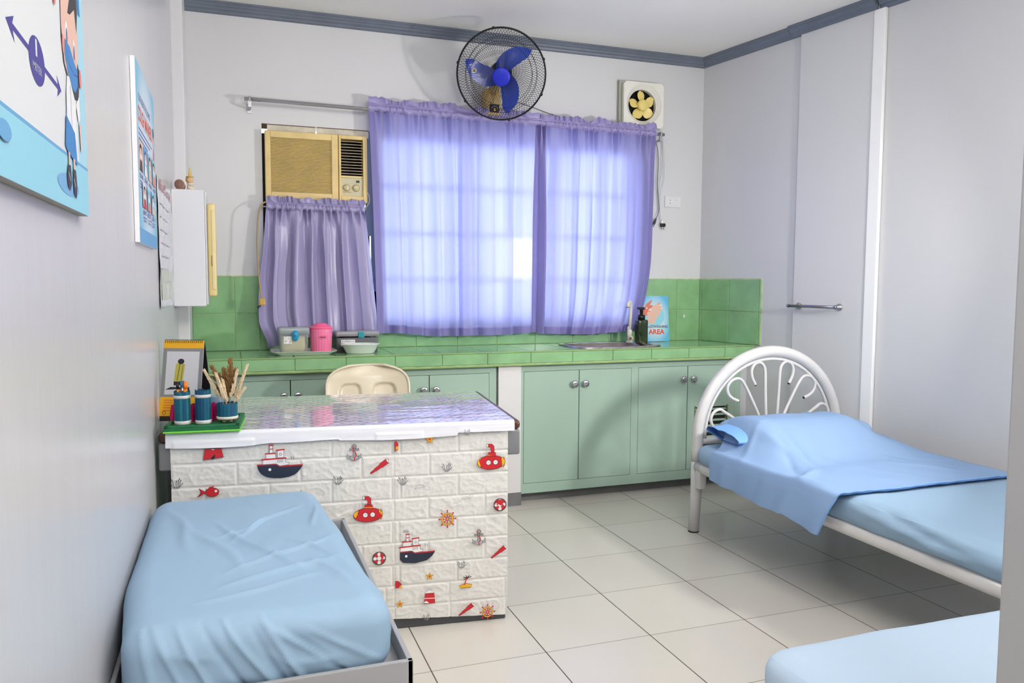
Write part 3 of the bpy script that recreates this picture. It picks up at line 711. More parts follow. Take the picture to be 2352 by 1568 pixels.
for bi, a0 in enumerate((33, 153, 273)):
    mb = MB()
    def fb(i, j, a0=a0):
        r = .026+(.208-.026)*j
        ch_ = .062+.050*sin(pi*min(j*.95+.05, 1)**.9); ch_ *= sqrt(max(.02, 1-sstep(.72, 1.0, j)**1.6*.93))
        wd = ch_/max(r, .055)
        a = radians(a0)+radians(42)*(1-j)**1.1+wd*(i-.5)+radians(6)
        return fp(r*cos(a), r*sin(a), .040*(i-.5)*(1-.45*j)+.010*sin(pi*j))
    mb.grid(fb, 14, 18)
    b_ = mesh_obj('blade', mb, blade_m, fan, True)
    if bi == 1:
        ms = []; mm = MB(); cc = fb(.5, .68)
        D = Draw(mm, lambda u, v, k: cc+ex*u+ey*v+ax_*(.004+k), ms); D.ell(0, 0, .015, .013, mat('sticker_white', (226, 224, 214), .4), 8, rot=.4); D.ell(0, 0, .006, .007, mat('sticker_tan', (150, 110, 60), .4), 12)
        mesh_obj('sticker', mm, ms, b_, True, label='round white and tan sticker')
mb = MB().lathe([(.001, -.062), (.040, -.060), (.056, -.070), (.060, -.095), (.055, -.14), (.030, -.155), (.001, -.156)][::-1], M=FM, n=32)
mesh_obj('motor_housing', mb, mat('motor_black', (22, 22, 24), .3), fan, True)
wall_y = YB
mb = MB().bbox((1.425, 4.44, 2.235), (1.515, YB-.001, 2.385), .012, seg=3)
mb.tube([(1.468, 4.47, 2.355), (1.468, 4.40, 2.40), (1.458, 4.33, 2.43)], [.028, .024, .022], 14)
mesh_obj('wall_bracket', mb, mat('fan_bracket_tan', (206, 176, 110), .4), fan, True)
mats = [mat('badge_navy', (20, 28, 46), .35)]; mb = MB().bbox((1.445, 4.434, 2.245), (1.503, 4.442, 2.293), .003)
D = Draw(mb, board_frame((1.474, 4.434, 2.269), (1, 0, 0), (0, -1, 0)), mats)
D.ell(0, -.007, .008, .008, yel_m, 14)
for k in range(7):
    a = pi*k/6; D.ell(.018*cos(a), -.004+.017*sin(a), .0028, .0028, lblue_m if k % 2 else yel_m, 8)
mesh_obj('badge', mb, mats, fan, True, label='navy badge with a yellow sun')
o = mesh_obj('fan_cord', cord('', '', [(1.50, 4.52, 2.38), (1.60, 4.535, 2.352), (1.739, 4.54, 2.322), (1.86, 4.54, 2.29), (2.00, 4.54, 2.262), (2.3, 4.54, 2.22), (2.52, 4.54, 2.20)], .0022, 0), mat('grey_cable', (92, 92, 90), .5)); tag(recentre(o), 'thin grey cord running right from the wall fan to the rod', 'cord')

# ------------------------------------------------------------------ exhaust fan
t = thing('exhaust_fan', 'square white exhaust fan with cream blades near the right corner', 'exhaust fan', (2.49, 4.53, 2.24))
ecx, ecz, er = 2.492, 2.383, .098
mb = MB(); yf = 4.497; x0, x1, z0, z1 = 2.350, 2.634, 2.243, 2.522
n = 48; outer = []; inner = []; inner2 = []
for k in range(n):
    a = 2*pi*(k+.5)/n; c_, s_ = cos(a), sin(a); q = 1/max(abs(c_), abs(s_))
    outer.append((ecx+min(max(q*c_, -1), 1)*.142, yf, (z0+z1)/2+min(max(q*s_, -1), 1)*.1395)); inner.append((ecx+.125*c_, yf-.004, ecz+.125*s_)); inner2.append((ecx+er*c_, yf+.022, ecz+er*s_))
back = [(p[0], YB-.001, p[2]) for p in outer]; deep = [(ecx+er*cos(2*pi*(k+.5)/n), YB-.004, ecz+er*sin(2*pi*(k+.5)/n)) for k in range(n)]
allv = back+outer+inner+inner2+deep
mb.add(allv, [(i*n+k, (i+1)*n+k, (i+1)*n+(k+1) % n, i*n+(k+1) % n) for i in range(4) for k in range(n)], 0, False)
mb.tube([(ecx+.125*cos(2*pi*k/48), yf-.003, ecz+.125*sin(2*pi*k/48)) for k in range(48)], .0025, 6, closed=True)
mesh_obj('housing', mb, mat('exhaust_white', (238, 236, 226), .35), t, True)
mb = MB().lathe([(er*1.02, 0), (er*1.02, .002)], M=Matrix.Translation((ecx, YB-.002, ecz)) @ Matrix.Rotation(radians(90), 4, 'X'), n=40)
mesh_obj('duct_back', mb, dark_m, t, True)
ebl = mat('cream_blade', (238, 216, 130), .35)
for k in range(5):
    a0 = radians(97+72*k); mb = MB()
    def fe(i, j):
        r = .026+.068*j; ch_ = .026+.036*sin(pi*.5*min(j/.62, 1))
        if j > .62: ch_ *= sqrt(max(.0004, 1-((j-.62)/.38)**2))
        wd = ch_/r; a = a0+wd*(i-.5)
        return (ecx+r*cos(a), 4.525-.020*(i-.5), ecz+r*sin(a))
    mb.grid(fe, 10, 18); mesh_obj('blade', mb, ebl, t, True)
mesh_obj('hub', MB().lathe([(.036, 0), (.036, .02), (.030, .028), (.0001, .030)], M=Matrix.Translation((ecx, 4.527, ecz)) @ Matrix.Rotation(radians(90), 4, 'X'), n=32), ebl, t, True)
o = mesh_obj('wall_bracket_strip', MB().box((2.330, 4.525, 2.20), (2.347, YB-.001, 2.530)), mat('strip_olive', (170, 170, 150), .5, var=.1)); tag(recentre(o), 'narrow vertical strip beside the left edge of the exhaust fan', 'strip')
mats = [mat('outlet_white', (228, 228, 230), .3)]; mb = MB().bbox((2.684, YB-.009, 1.752), (2.803, YB-.0005, 1.824), .003)
D = Draw(mb, board_frame((2.7435, YB-.009, 1.788), (1, 0, 0), (0, -1, 0)), mats)
D.line([(-.046, -.024), (.046, -.024), (.046, .024), (-.046, .024)], .001, gry_m, True)
for sx in (-1,):
    for zz in (-.010, .010): D.ell(-.022, zz, .0028, .0035, ink_m, 10)
D.line([(.010, -.013), (.032, -.013), (.032, .013), (.010, .013)], .0008, gry_m, True); D.rect(.016, .010, .026, .013, gry_m)
o = mesh_obj('wall_outlet', mb, mats); tag(recentre(o), 'white double wall outlet right of the hanging plugs', 'outlet')
pc = thing('power_cord', 'grey power cord with dark plug hanging at the right curtain edge', 'cord', (2.61, 4.53, 1.65))
mesh_obj('cable', cord('', '', [(2.585, 4.53, 2.19), (2.612, 4.53, 2.13), (2.622, 4.53, 2.03), (2.617, 4.53, 1.90), (2.628, 4.53, 1.80), (2.634, 4.53, 1.735), (2.625, 4.53, 1.70), (2.610, 4.53, 1.67)], .0028, 0), mat('cable_dark_grey', (110, 112, 116), .5), pc, True)
mesh_obj('plug', MB().tube([(2.612, 4.528, 1.675), (2.600, 4.528, 1.650), (2.594, 4.528, 1.636)], [.005, .010, .008], 10).tube([(2.598, 4.526, 1.64), (2.592, 4.526, 1.618)], .002, 6).tube([(2.590, 4.526, 1.64), (2.584, 4.526, 1.622)], .002, 6), mat('plug_grey', (70, 72, 74), .4), pc, True)
pc = thing('power_cord', 'pale exhaust fan cord with black plug hanging left of the outlet', 'cord', (2.655, 4.53, 1.62))
mesh_obj('cable', cord('', '', [(2.628, 4.53, 2.243), (2.652, 4.53, 2.15), (2.648, 4.53, 1.98), (2.630, 4.53, 1.88), (2.637, 4.53, 1.76), (2.650, 4.53, 1.665)], .0025, 0), mat('cable_pale', (196, 204, 210), .5), pc, True)
mesh_obj('plug', MB().bbox((2.645, 4.522, 1.622), (2.682, 4.538, 1.645), .005).bbox((2.650, 4.524, 1.640), (2.664, 4.536, 1.662), .003, mi=1).tube([(2.656, 4.53, 1.625), (2.656, 4.53, 1.604)], .002, 6).tube([(2.670, 4.53, 1.625), (2.670, 4.53, 1.604)], .002, 6), [black_m, white_m], pc, True)
o = mesh_obj('exhaust_cable', cord('', '', [(2.644, 4.53, 2.243), (2.662, 4.53, 2.13), (2.672, 4.53, 1.97), (2.664, 4.53, 1.90), (2.645, 4.53, 1.84), (2.640, 4.53, 1.74), (2.646, 4.53, 1.67)], .002, 0), mat('cable_white', (222, 222, 218), .5)); tag(recentre(o), 'thin white cable drooping below the exhaust fan right corner', 'cord')

# ------------------------------------------------------------------ things on the counter
Z0 = ZT+.0005
mb = MB()
def rrect(a, b, r, n=6):
    o = []
    for (sx, sy, t0) in ((1, 1, 0), (-1, 1, 90), (-1, -1, 180), (1, -1, 270)):
        for i in range(n+1): t_ = radians(t0+90*i/n); o.append((sx*(a-r)+r*cos(t_), sy*(b-r)+r*sin(t_)))
    return o
def loft(mb, rings, mi=0, capb=True, capt=True, smooth=True):
    n = len(rings[0]); vs = [p for r in rings for p in r]
    fs = [(i*n+k, i*n+(k+1) % n, (i+1)*n+(k+1) % n, (i+1)*n+k) for i in range(len(rings)-1) for k in range(n)]
    if capb: fs.append(tuple(range(n))[::-1])
    if capt: fs.append(tuple((len(rings)-1)*n+k for k in range(n)))
    mb.add(vs, fs, mi, smooth); return mb
def rring(cx, cy, z, a, b, r): return [(cx+x, cy+y, z) for x, y in rrect(a, b, r)]
tx, ty = .352, 4.235
loft(mb, [rring(tx, ty, Z0, .128, .085, .02), rring(tx, ty, Z0+.003, .130, .087, .02), rring(tx, ty, Z0+.018, .160, .112, .03), rring(tx, ty, Z0+.021, .166, .118, .03), rring(tx, ty, Z0+.021, .160, .112, .03), rring(tx, ty, Z0+.006, .128, .085, .02)])
o = mesh_obj('serving_tray', mb, mat('tray_white', (220, 224, 214), .25)); tag(recentre(o), 'white rectangular tray on the counter under two containers', 'tray')
t = thing('storage_box', 'clear plastic box with blue latch and patterned label, on the tray', 'storage box', (.302, 4.235, Z0+.007))
cb = mat('clear_plastic', (196, 202, 196), .12, alpha=.42); cbl = mat('clear_plastic_lid', (168, 178, 178), .12, alpha=.8)
bx, by, bz = .302, 4.225, Z0+.0075
mb = loft(MB(), [rring(bx, by, bz, .068, .055, .012), rring(bx, by, bz+.100, .073, .060, .012)], capt=False)
mesh_obj('box_body', mb, cb, t, True)
mb = loft(MB(), [rring(bx, by, bz+.098, .078, .064, .014), rring(bx, by, bz+.128, .078, .064, .014), rring(bx, by, bz+.136, .073, .059, .014)])
mesh_obj('lid', mb, cbl, t, True)
mb = MB().softbox((bx-.058, by-.048, bz+.003), (bx+.058, by+.048, bz+.092), .02, (12, 8, 8), lambda p, n_: n_*.006*nz(p.x*30, p.z*30, p.y*30))
mesh_obj('contents', mb, mat('cotton_yellowish', (236, 226, 180), .8, var=.12, vscale=30), t, True)
mb = MB(); mats = [mat('latch_blue', (40, 160, 208), .35)]
loft(mb, [[(bx+.006+.0165*cos(2*pi*k/24), by-.065-d, bz+.094+.028*sin(2*pi*k/24)) for k in range(24)] for d in (.0, .006)][::-1])
D = Draw(mb, board_frame((bx+.006, by-.0712, bz+.094), (1, 0, 0), (0, -1, 0)), mats)
for zz in (.003, -.003): D.rect(-.010, zz, .010, zz+.0016, ink_m)
mesh_obj('latch', mb, mats, t, True)
mb = MB(); mats = [wht_m]; D = Draw(mb, board_frame((bx-.030, by-.060, bz+.0), (1, 0, 0), (0, -1, 0)), mats)
rnd = random.Random(5); D.rect(-.022, .052, .018, .090, wht_m)
for k in range(46): u = rnd.uniform(-.020, .015); v = rnd.uniform(.054, .087); D.rect(u, v, u+.0022, v+.0022, rnd.choice([ink_m, navy_m, pink_m, gry_m]))
mesh_obj('label_sticker', mb, mats, t, True, label='white sticker speckled with dark print')
t = thing('plastic_canister', 'pink ribbed plastic canister with domed lid on the tray', 'container', (.443, 4.235, Z0+.007))
px_, py_ = .443, 4.225
mb = MB().lathe([(.050, 0), (.054, .004), (.057, .118), (.056, .128)], (px_, py_, bz), n=120, rib=.012, ribn=24)
mats = [mat('pink_plastic', (246, 128, 170), .3)]
D = Draw(mb, lambda u, v, k: Vector((px_+(.0585+k)*sin(u/.0585), py_-(.0585+k)*cos(u/.0585), bz+v)), mats)
D.ring(.004, .082, .019, .008, .0012, red_m, 24)
for k in range(6): D.rect(-.009+k*.0045, .080, -.006+k*.0045, .085, ink_m)
mesh_obj('canister_body', mb, mats, t, True)
mb = MB().lathe([(.060, .126), (.060, .130), (.056, .137), (.040, .139), (.033, .150), (.018, .154), (.001, .155)], (px_, py_, bz), n=48)
mesh_obj('lid', mb, mat('pink_lid', (250, 104, 150), .3), t, True)
t = thing('storage_box', 'grey clear box with teal latch behind the white basin', 'storage box', (.64, 4.31, Z0))
bx, by, bz = .640, 4.325, Z0
mesh_obj('box_body', loft(MB(), [rring(bx, by, bz, .108, .065, .012), rring(bx, by, bz+.078, .114, .070, .012)], capt=False), mat('smoky_plastic', (128, 130, 134), .15, alpha=.75), t, True)
mesh_obj('lid', loft(MB(), [rring(bx, by, bz+.086, .118, .074, .012), rring(bx, by, bz+.108, .118, .074, .012), rring(bx, by, bz+.113, .113, .069, .012)]), mat('smoky_lid', (160, 160, 164), .15, alpha=.85), t, True)
mesh_obj('contents', MB().softbox((bx-.09, by-.055, bz+.003), (bx+.09, by+.055, bz+.080), .015, (8, 8, 4)), mat('dark_cuff', (58, 58, 66), .8), t, True)
mesh_obj('latch', MB().bbox((bx+.002, by-.080, bz+.078), (bx+.034, by-.072, bz+.110), .003), mat('latch_teal', (30, 150, 160), .35), t, True)
mb = MB(); mats = [wht_m]; D = Draw(mb, board_frame((bx-.055, by-.070, bz), (1, 0, 0), (0, -1, 0)), mats)
D.rect(-.034, .052, .040, .068, wht_m); D.text('BP APPARATUS', .003, .0565, .0075, ink_m, width=.068, bold=.02); D.rect(-.034, .034, -.020, .048, wht_m); D.ell(-.027, .041, .003, .003, ink_m, 8)
mesh_obj('label_sticker', mb, mats, t, True, label='white sticker with black lettering')
mb = MB(); bx, by = .642, 4.185
def oval(z, a, b): return [(bx+a*cos(2*pi*k/48), by+b*sin(2*pi*k/48), z) for k in range(48)]
loft(mb, [oval(Z0, .068, .040), oval(Z0+.004, .074, .045), oval(Z0+.046, .096, .064), oval(Z0+.050, .104, .072), oval(Z0+.053, .104, .072), oval(Z0+.051, .094, .062), oval(Z0+.008, .070, .042)])
o = mesh_obj('wash_basin', mb, mat('enamel_white', (232, 234, 230), .18)); tag(recentre(o), 'small oval white basin on the counter in front of the grey box', 'basin')

# ------------------------------------------------------------------ medicine cabinet on the left wall, with things on it
t = thing('medicine_cabinet', 'white wall-mounted medicine cabinet with cream handle on the left wall', 'wall cabinet', (-.18, 4.08, 1.137))
mb = MB().bbox((XL+.0005, 3.95, 1.137), (-.108, 4.21, 1.677), .004)
mesh_obj('body', mb, mat('glossy_white_cabinet', (228, 229, 233), .16, bump=.1, bscale=6, bdist=.004), t, True)
dr = mesh_obj('door', MB().bbox((-.1075, 3.955, 1.145), (-.099, 4.205, 1.669), .002), mat('cabinet_door', (214, 214, 218), .25), t, True)
mb = MB().bbox((-.0985, 3.965, 1.182), (-.060, 4.02, 1.618), .012, seg=3, mi=0)
mb.bbox((-.080, 3.961, 1.215), (-.0625, 3.975, 1.588), .004, mi=1); mb.bbox((-.083, 3.962, 1.325), (-.0765, 3.970, 1.375), .001, mi=2)
mesh_obj('handle', mb, [mat('cream_handle', (236, 214, 150), .28), mat('cream_handle_light', (240, 222, 164), .2), mat('handle_label', (150, 128, 84), .6)], dr, True, label='tall cream plastic door handle')
t = thing('bandage_roll', 'brown elastic bandage roll lying on the medicine cabinet', 'bandage', (-.212, 3.99, 1.677))
mb = MB().tube([(-.213, 3.965, 1.700), (-.213, 4.05, 1.700)], .0225, 28)
for k in range(1, 5): mb.tube([(-.213+.0045*k*cos(2*pi*i/20), 3.9645, 1.700+.0045*k*sin(2*pi*i/20)) for i in range(20)], .0008, 4, mi=1, closed=True)
mesh_obj('roll', mb, [mat('bandage_tan', (176, 138, 122), .85, var=.1, vscale=40), mat('bandage_dark', (120, 84, 74), .9)], t, True)
t = thing('figurine', 'tiny straw doll figurine with pointed hat on the medicine cabinet', 'figurine', (-.165, 3.98, 1.677))
gx, gy, gz = -.166, 3.985, 1.677
straw_m = mat('straw', (206, 170, 104), .7, var=.2, vscale=50); bodym = mat('doll_white', (232, 222, 200), .6)
mesh_obj('doll_body', MB().lathe([(.014, 0), (.017, .008), (.013, .026), (.016, .031)], (gx, gy, gz), n=16).tube([(gx-.004, gy-.012, gz+.022), (gx+.014, gy-.016, gz+.016), (gx+.018, gy-.014, gz+.024)], .004, 8).ico((gx+.008, gy-.004, gz+.006), .009), bodym, t, True)
hd = mesh_obj('head', MB().ico((gx-.002, gy, gz+.046), .016, sc=(1, 1, 1.1)), mat('doll_skin', (224, 180, 140), .6), t, True)
mesh_obj('hair', MB().ico((gx-.006, gy+.003, gz+.048), .0165), straw_m, hd, True)
mesh_obj('hat', MB().lathe([(.018, .060), (.018, .062), (.008, .064), (.006, .082), (.0035, .100), (.002, .103)], (gx-.002, gy, gz), n=16), mat('hat_yellow', (222, 196, 110), .6), t, True)

# papers behind clear plastic on the left wall
mb = MB(); mats = [mat('plastic_sleeve', (206, 206, 214), .08, bump=.6, bscale=12, bdist=.01, stretch=(1, 1, .4))]
def sl(u, v, k): return Vector((XL+.005+k+.004*nz(u*12, v*5), 3.18+u*.72, 1.150+v*.495))
mb.grid(lambda i, j: sl(i, j, 0), 30, 30)
D = Draw(mb, lambda u, v, k: sl(u, v, .0015+k), mats)
D.text('EMERGENCY HOTLINES', .5, .91, .06, mat('print_faded_red', (196, 130, 140), .4), width=.86, bold=.02)
for k in range(7): D.rect(.15, .80-k*.1, .75-.08*(k % 3), .81-k*.1, mat('print_faint', (188, 190, 206), .4))
D.rect(.08, .06, .9, .30, mat('print_faint_green', (204, 212, 190), .4))
MATS['x'] = None
o = mesh_obj('wall_chart', mb, mats); tag(recentre(o), 'clear plastic covered paper chart on the left wall next to the medicine cabinet', 'chart')

# ------------------------------------------------------------------ poster 2: cough manners
mb = MB(); mats = [mat('board_edge', (240, 238, 242), .4)]
PX = XL+.014; p0, p1, q0, q1 = 2.435, 2.985, 1.362, 1.872
mb.box((XL+.001, p0, q0), (PX, p1, q1))
fr = lambda u, v, k: Vector((PX+k, p0+u, q0+v)); D = Draw(mb, fr, mats); Wd = p1-p0; Hd = q1-q0
halo = grad_mat('poster_halo', (206, 224, 238), (128, 196, 226), .72, 1.1, (0, 0, Hd*.52), (0, 1/(Wd/2), 1/(Hd*.56)))
D.rect(0, 0, Wd, Hd, halo); D.rect(0, 0, Wd, .042, midblue_m)
D.text('PLEASE OBSERVE THE FOLLOWING', .23, .405, .022, mat('print_slate', (90, 110, 160), .5), width=.34, bold=.02)
D.text('COUGH MANNERS', .245, .345, .045, org_m, width=.41, bold=.03)
for k in range(3): D.rect(.04, .322-k*.014, .44-.07*k, .326-k*.014, purple_m)
D.ell(.50, .38, .022, .022, hair_m, 16); D.ell(.50, .345, .018, .03, skin_m, 16); D.ell(.50, .29, .026, .045, pink_m, 16)
def panel(u, v, w_, h_, bgc, hc, sc_, title, ln):
    D.rect(u, v, u+w_, v+h_, bgc); D.ell(u+w_*.5, v+h_*.68, w_*.36, h_*.24, hc, 14); D.ell(u+w_*.5, v+h_*.60, w_*.28, h_*.20, skin_m, 14)
    D.ell(u+w_*.5, v+h_*.5, w_*.22, h_*.10, wht_m, 12); D.poly([(u+w_*.08, v), (u+w_*.92, v), (u+w_*.75, v+h_*.38), (u+w_*.25, v+h_*.38)], sc_)
    D.text(title, u+w_*.5, v-.020, .013, purple_m, width=w_*.9, bold=.02)
    for k in range(ln): D.rect(u+.008, v-.030-k*.009, u+w_-.012*(k % 2)-.006, v-.0275-k*.009, purple_m)
for k, (bgc, hc, sc_, tt) in enumerate(((skin_m, ink_m, navy_m, 'COVER'), (midblue_m, purple_m, wht_m, 'DISTANCE'), (lblue_m, hair_m, skin_m, 'WEAR'), (lblue_m, hair_m, pink_m, 'WASH'))):
    panel(.030+k*.128, .205, .105, .085, bgc, hc, sc_, tt, 3)
for k, (bgc, hc, sc_, tt) in enumerate(((pwhite_m, hair_m, red_m, 'DISINFECT'), (lblue_m, midblue_m, pink_m, 'REST'), (lblue_m, ink_m, skin_m, 'DISPOSE'))):
    panel(.085+k*.128, .105, .105, .075-.005, bgc, hc, sc_, tt, 2)
o = mesh_obj('wall_poster', mb, mats); tag(recentre(o), 'light blue cough manners poster board on the left wall by the medicine cabinet', 'poster')

# ------------------------------------------------------------------ poster 1: distancing
mb = MB(); mats = [mat('board_edge_grey', (150, 146, 140), .5)]
PX1 = XL+.016; u0, u1, v0, v1 = .55, 1.575, 1.366, 2.10
mb.box((XL+.001, u0, v0), (PX1, u1, v1))
D = Draw(mb, lambda u, v, k: Vector((PX1+k, u, v)), mats)
D.rect(u0, v0, u1, v1, pwhite_m); D.rect(1.495, v0, u1, v1, mat('print_edge_blue', (168, 216, 234), .45)); D.rect(u0, v0, u1, 1.446, lblue_m); D.rect(u0, 1.444, u1, 1.449, midblue_m)
arrow = [(1.085, 1.549), (1.335, 1.538)]
D.line([(1.075, 1.548), (1.34, 1.5365)], .0075, purple_m)
D.poly([(1.052, 1.549), (1.090, 1.562), (1.080, 1.549), (1.090, 1.531)], purple_m)
D.poly([(1.362, 1.536), (1.330, 1.552), (1.340, 1.537), (1.330, 1.521)], purple_m)
D.ell(1.205, 1.5395, .046, .031, purple_m, 28)
D.text('1', 1.202, 1.545, .022, pwhite_m, width=.009, bold=.03); D.text('METER', 1.205, 1.525, .010, gry_m, width=.052, bold=.02)
# child with a face mask
D.ell(1.395, 1.400, .085, .016, mat('print_soft_blue', (122, 176, 222), .45), 24)
D.poly([(1.50,1.62),(1.505,1.70),(1.48,1.78),(1.40,1.79),(1.375,1.72),(1.372,1.62),(1.385,1.585),(1.42,1.562),(1.465,1.545),(1.505,1.552),(1.525,1.60)], hair_m)
D.poly([(1.375,1.64),(1.38,1.71),(1.42,1.74),(1.49,1.74),(1.515,1.69),(1.515,1.63),(1.49,1.585),(1.44,1.565),(1.395,1.585)], skin_m)
D.poly([(1.375,1.72),(1.40,1.755),(1.50,1.755),(1.52,1.70),(1.505,1.66),(1.49,1.695),(1.45,1.675),(1.43,1.672),(1.45,1.70),(1.40,1.705)], hair_m)
D.poly([(1.49,1.78),(1.53,1.70),(1.545,1.70),(1.53,1.80),(1.45,1.84),(1.38,1.80),(1.40,1.77)], blue_m)
D.ell(1.416, 1.640, .010, .015, wht_m, 14); D.ell(1.418, 1.634, .0055, .012, purple_m, 12); D.ell(1.476, 1.629, .010, .015, wht_m, 14); D.ell(1.477, 1.623, .0055, .012, purple_m, 12)
D.poly([(1.400,1.625),(1.44,1.622),(1.475,1.606),(1.50,1.600),(1.50,1.575),(1.475,1.558),(1.45,1.560),(1.415,1.580),(1.395,1.600)], blue_m)
D.line([(1.402,1.618),(1.43,1.592),(1.47,1.586),(1.50,1.590)], .0022, purple_m)
D.ell(1.525, 1.592, .011, .016, pink_m, 14); D.ell(1.383, 1.612, .008, .014, pink_m, 14)
D.poly([(1.405,1.57),(1.425,1.572),(1.455,1.552),(1.475,1.54),(1.468,1.480),(1.392,1.490),(1.395,1.54)], wht_m)
D.poly([(1.475,1.54),(1.495,1.552),(1.505,1.56),(1.51,1.52),(1.492,1.515)], wht_m)
D.line([(1.43,1.56),(1.432,1.49)], .002, purple_m); D.line([(1.395,1.55),(1.39,1.49)], .0015, midblue_m)
D.poly([(1.497,1.515),(1.510,1.512),(1.518,1.472),(1.506,1.468)], skin_m)
D.poly([(1.385,1.507),(1.455,1.490),(1.470,1.440),(1.385,1.452),(1.372,1.458)], blue_m)
D.rect(1.392, 1.425, 1.405, 1.452, skin_m); D.rect(1.432, 1.423, 1.446, 1.447, skin_m)
D.poly([(1.388,1.432),(1.408,1.432),(1.412,1.405),(1.398,1.392),(1.380,1.398),(1.376,1.415)], hair_m); D.poly([(1.430,1.430),(1.450,1.430),(1.458,1.402),(1.448,1.384),(1.428,1.392),(1.424,1.410)], hair_m)
D.line([(1.388,1.420),(1.402,1.408)], .002, wht_m); D.line([(1.430,1.415),(1.444,1.403)], .002, wht_m)
D.ell(1.325, 1.672, .010, .022, pink_m, 14); D.ell(1.02, 1.418, .03, .012, midblue_m, 14)
# the second child further left on the same board (out of frame in the photo)
o = mesh_obj('wall_poster', mb, mats); tag(recentre(o), 'large distancing poster with masked child at the upper left of the left wall', 'poster')

# ------------------------------------------------------------------ towel bar
t = thing('towel_bar', 'short steel towel bar fixed to the right wall pier', 'towel bar', tuple(rw(.96, .05, 1.13)))
def rp(s_, o_, z): return RMAT @ Vector((s_, o_, z))
mesh_obj('bar', MB().tube([rp(.81, .068, 1.128), rp(1.125, .068, 1.128)], .0085, 14).ico(tuple(rp(.808, .068, 1.128)), .0115).ico(tuple(rp(1.127, .068, 1.128)), .0115), mat('towel_bar_steel', (150, 150, 165), .25, metal=1), t, True)
for s_ in (.845, 1.118):
    mb = MB().tube([rp(s_, .019, 1.128), rp(s_, .026, 1.128), rp(s_, .029, 1.128), rp(s_, .066, 1.128)], [.019, .019, .009, .007], 16); mesh_obj('mount', mb, chrome_m, t, True)

# ------------------------------------------------------------------ DESK
DR = radians(-6.2)
desk = thing('desk', 'steel teacher desk wrapped in white brick foam wallpaper with nautical drawings', 'desk', (-.218, 2.825, 0), DR)
Lw = 1.225
mesh_obj('desk_top', MB().bbox((-.024, -.002, .712), (Lw, .80, .748), .016, seg=4), brown_m, desk)
mesh_obj('apron', MB().bbox((-.022, .0, .618), (Lw-.002, .79, .7115), .008, seg=3), greymetal_m, desk)
mesh_obj('pedestal', MB().box((.004, .006, 0), (.40, .60, .617)), darkmetal_m, desk)
mesh_obj('pedestal', MB().box((.80, .006, .0), (1.17, .58, .617)), darkmetal_m, desk)
mesh_obj('modesty_panel', MB().box((.40, .004, .0), (.80, .03, .617)).bbox((.70, -.004, 0), (1.168, .004, .06), .003), mat('dark_grey_steel', (74, 74, 78), .45), desk)
# foam wallpaper relief
ZR = [.735, .640, .560, .480, .400, .3195, .2375, .161, .084, .0]
PB = .2085
def brick_h(s_, z):
    zz = z
    for r_ in range(9):
        if zz <= ZR[r_] and zz > ZR[r_+1]: break
    off = [(.124, .781), (.227, .884), (.124, .780), (.227, .880), (.124, .774), (.227, .879), (.124, .776), (.1, .956), (.05, .959)][r_]
    o_ = off[0] if s_ < .757 else off[1]
    q = (s_-o_)/PB; dx = abs(q-round(q))*PB
    dx = min(dx, abs(s_-.757)+.002 if abs(s_-.757) < .004 else 9)
    dz = min(ZR[r_]-zz if r_ else 9, zz-ZR[r_+1] if r_ < 8 else 9)
    d = min(dx, dz)
    e = sstep(.0012, .006, d)
    row = math.floor(q)+r_*3.7
    n1 = nz(s_*42+row*5, z*60); n2 = nz(s_*95+row*3, z*120, 5)
    ridge = (1-abs(nz(s_*26+row*7, z*34, 2))*3.2); ridge = max(ridge, 0)
    return e*(.0024+.0013*ridge+.0009*n1+.0006*n2)
def fz0(s_): return .040-.022*(s_-.75)/.42 if s_ > .4 else .045
mb = MB(); mats = [foam_m]
def ffoam(i, j):
    s_ = .018+(1.174-.018)*i; z = fz0(s_)+(.735-fz0(s_))*j
    if j > .98: return Vector((s_, -.006, .735))
    return Vector((s_, -.0075-brick_h(s_, z), z))
mb.grid(ffoam, 400, 250)
mb.box((.018, -.0076, .045), (1.174, -.001, .735))
foamv = len(mb.v)
D = Draw(mb, lambda u, v, k: Vector((u, -.0158-k-.0005*nz(u*60, v*60), v)), mats, step=.00003)
IW = .0016
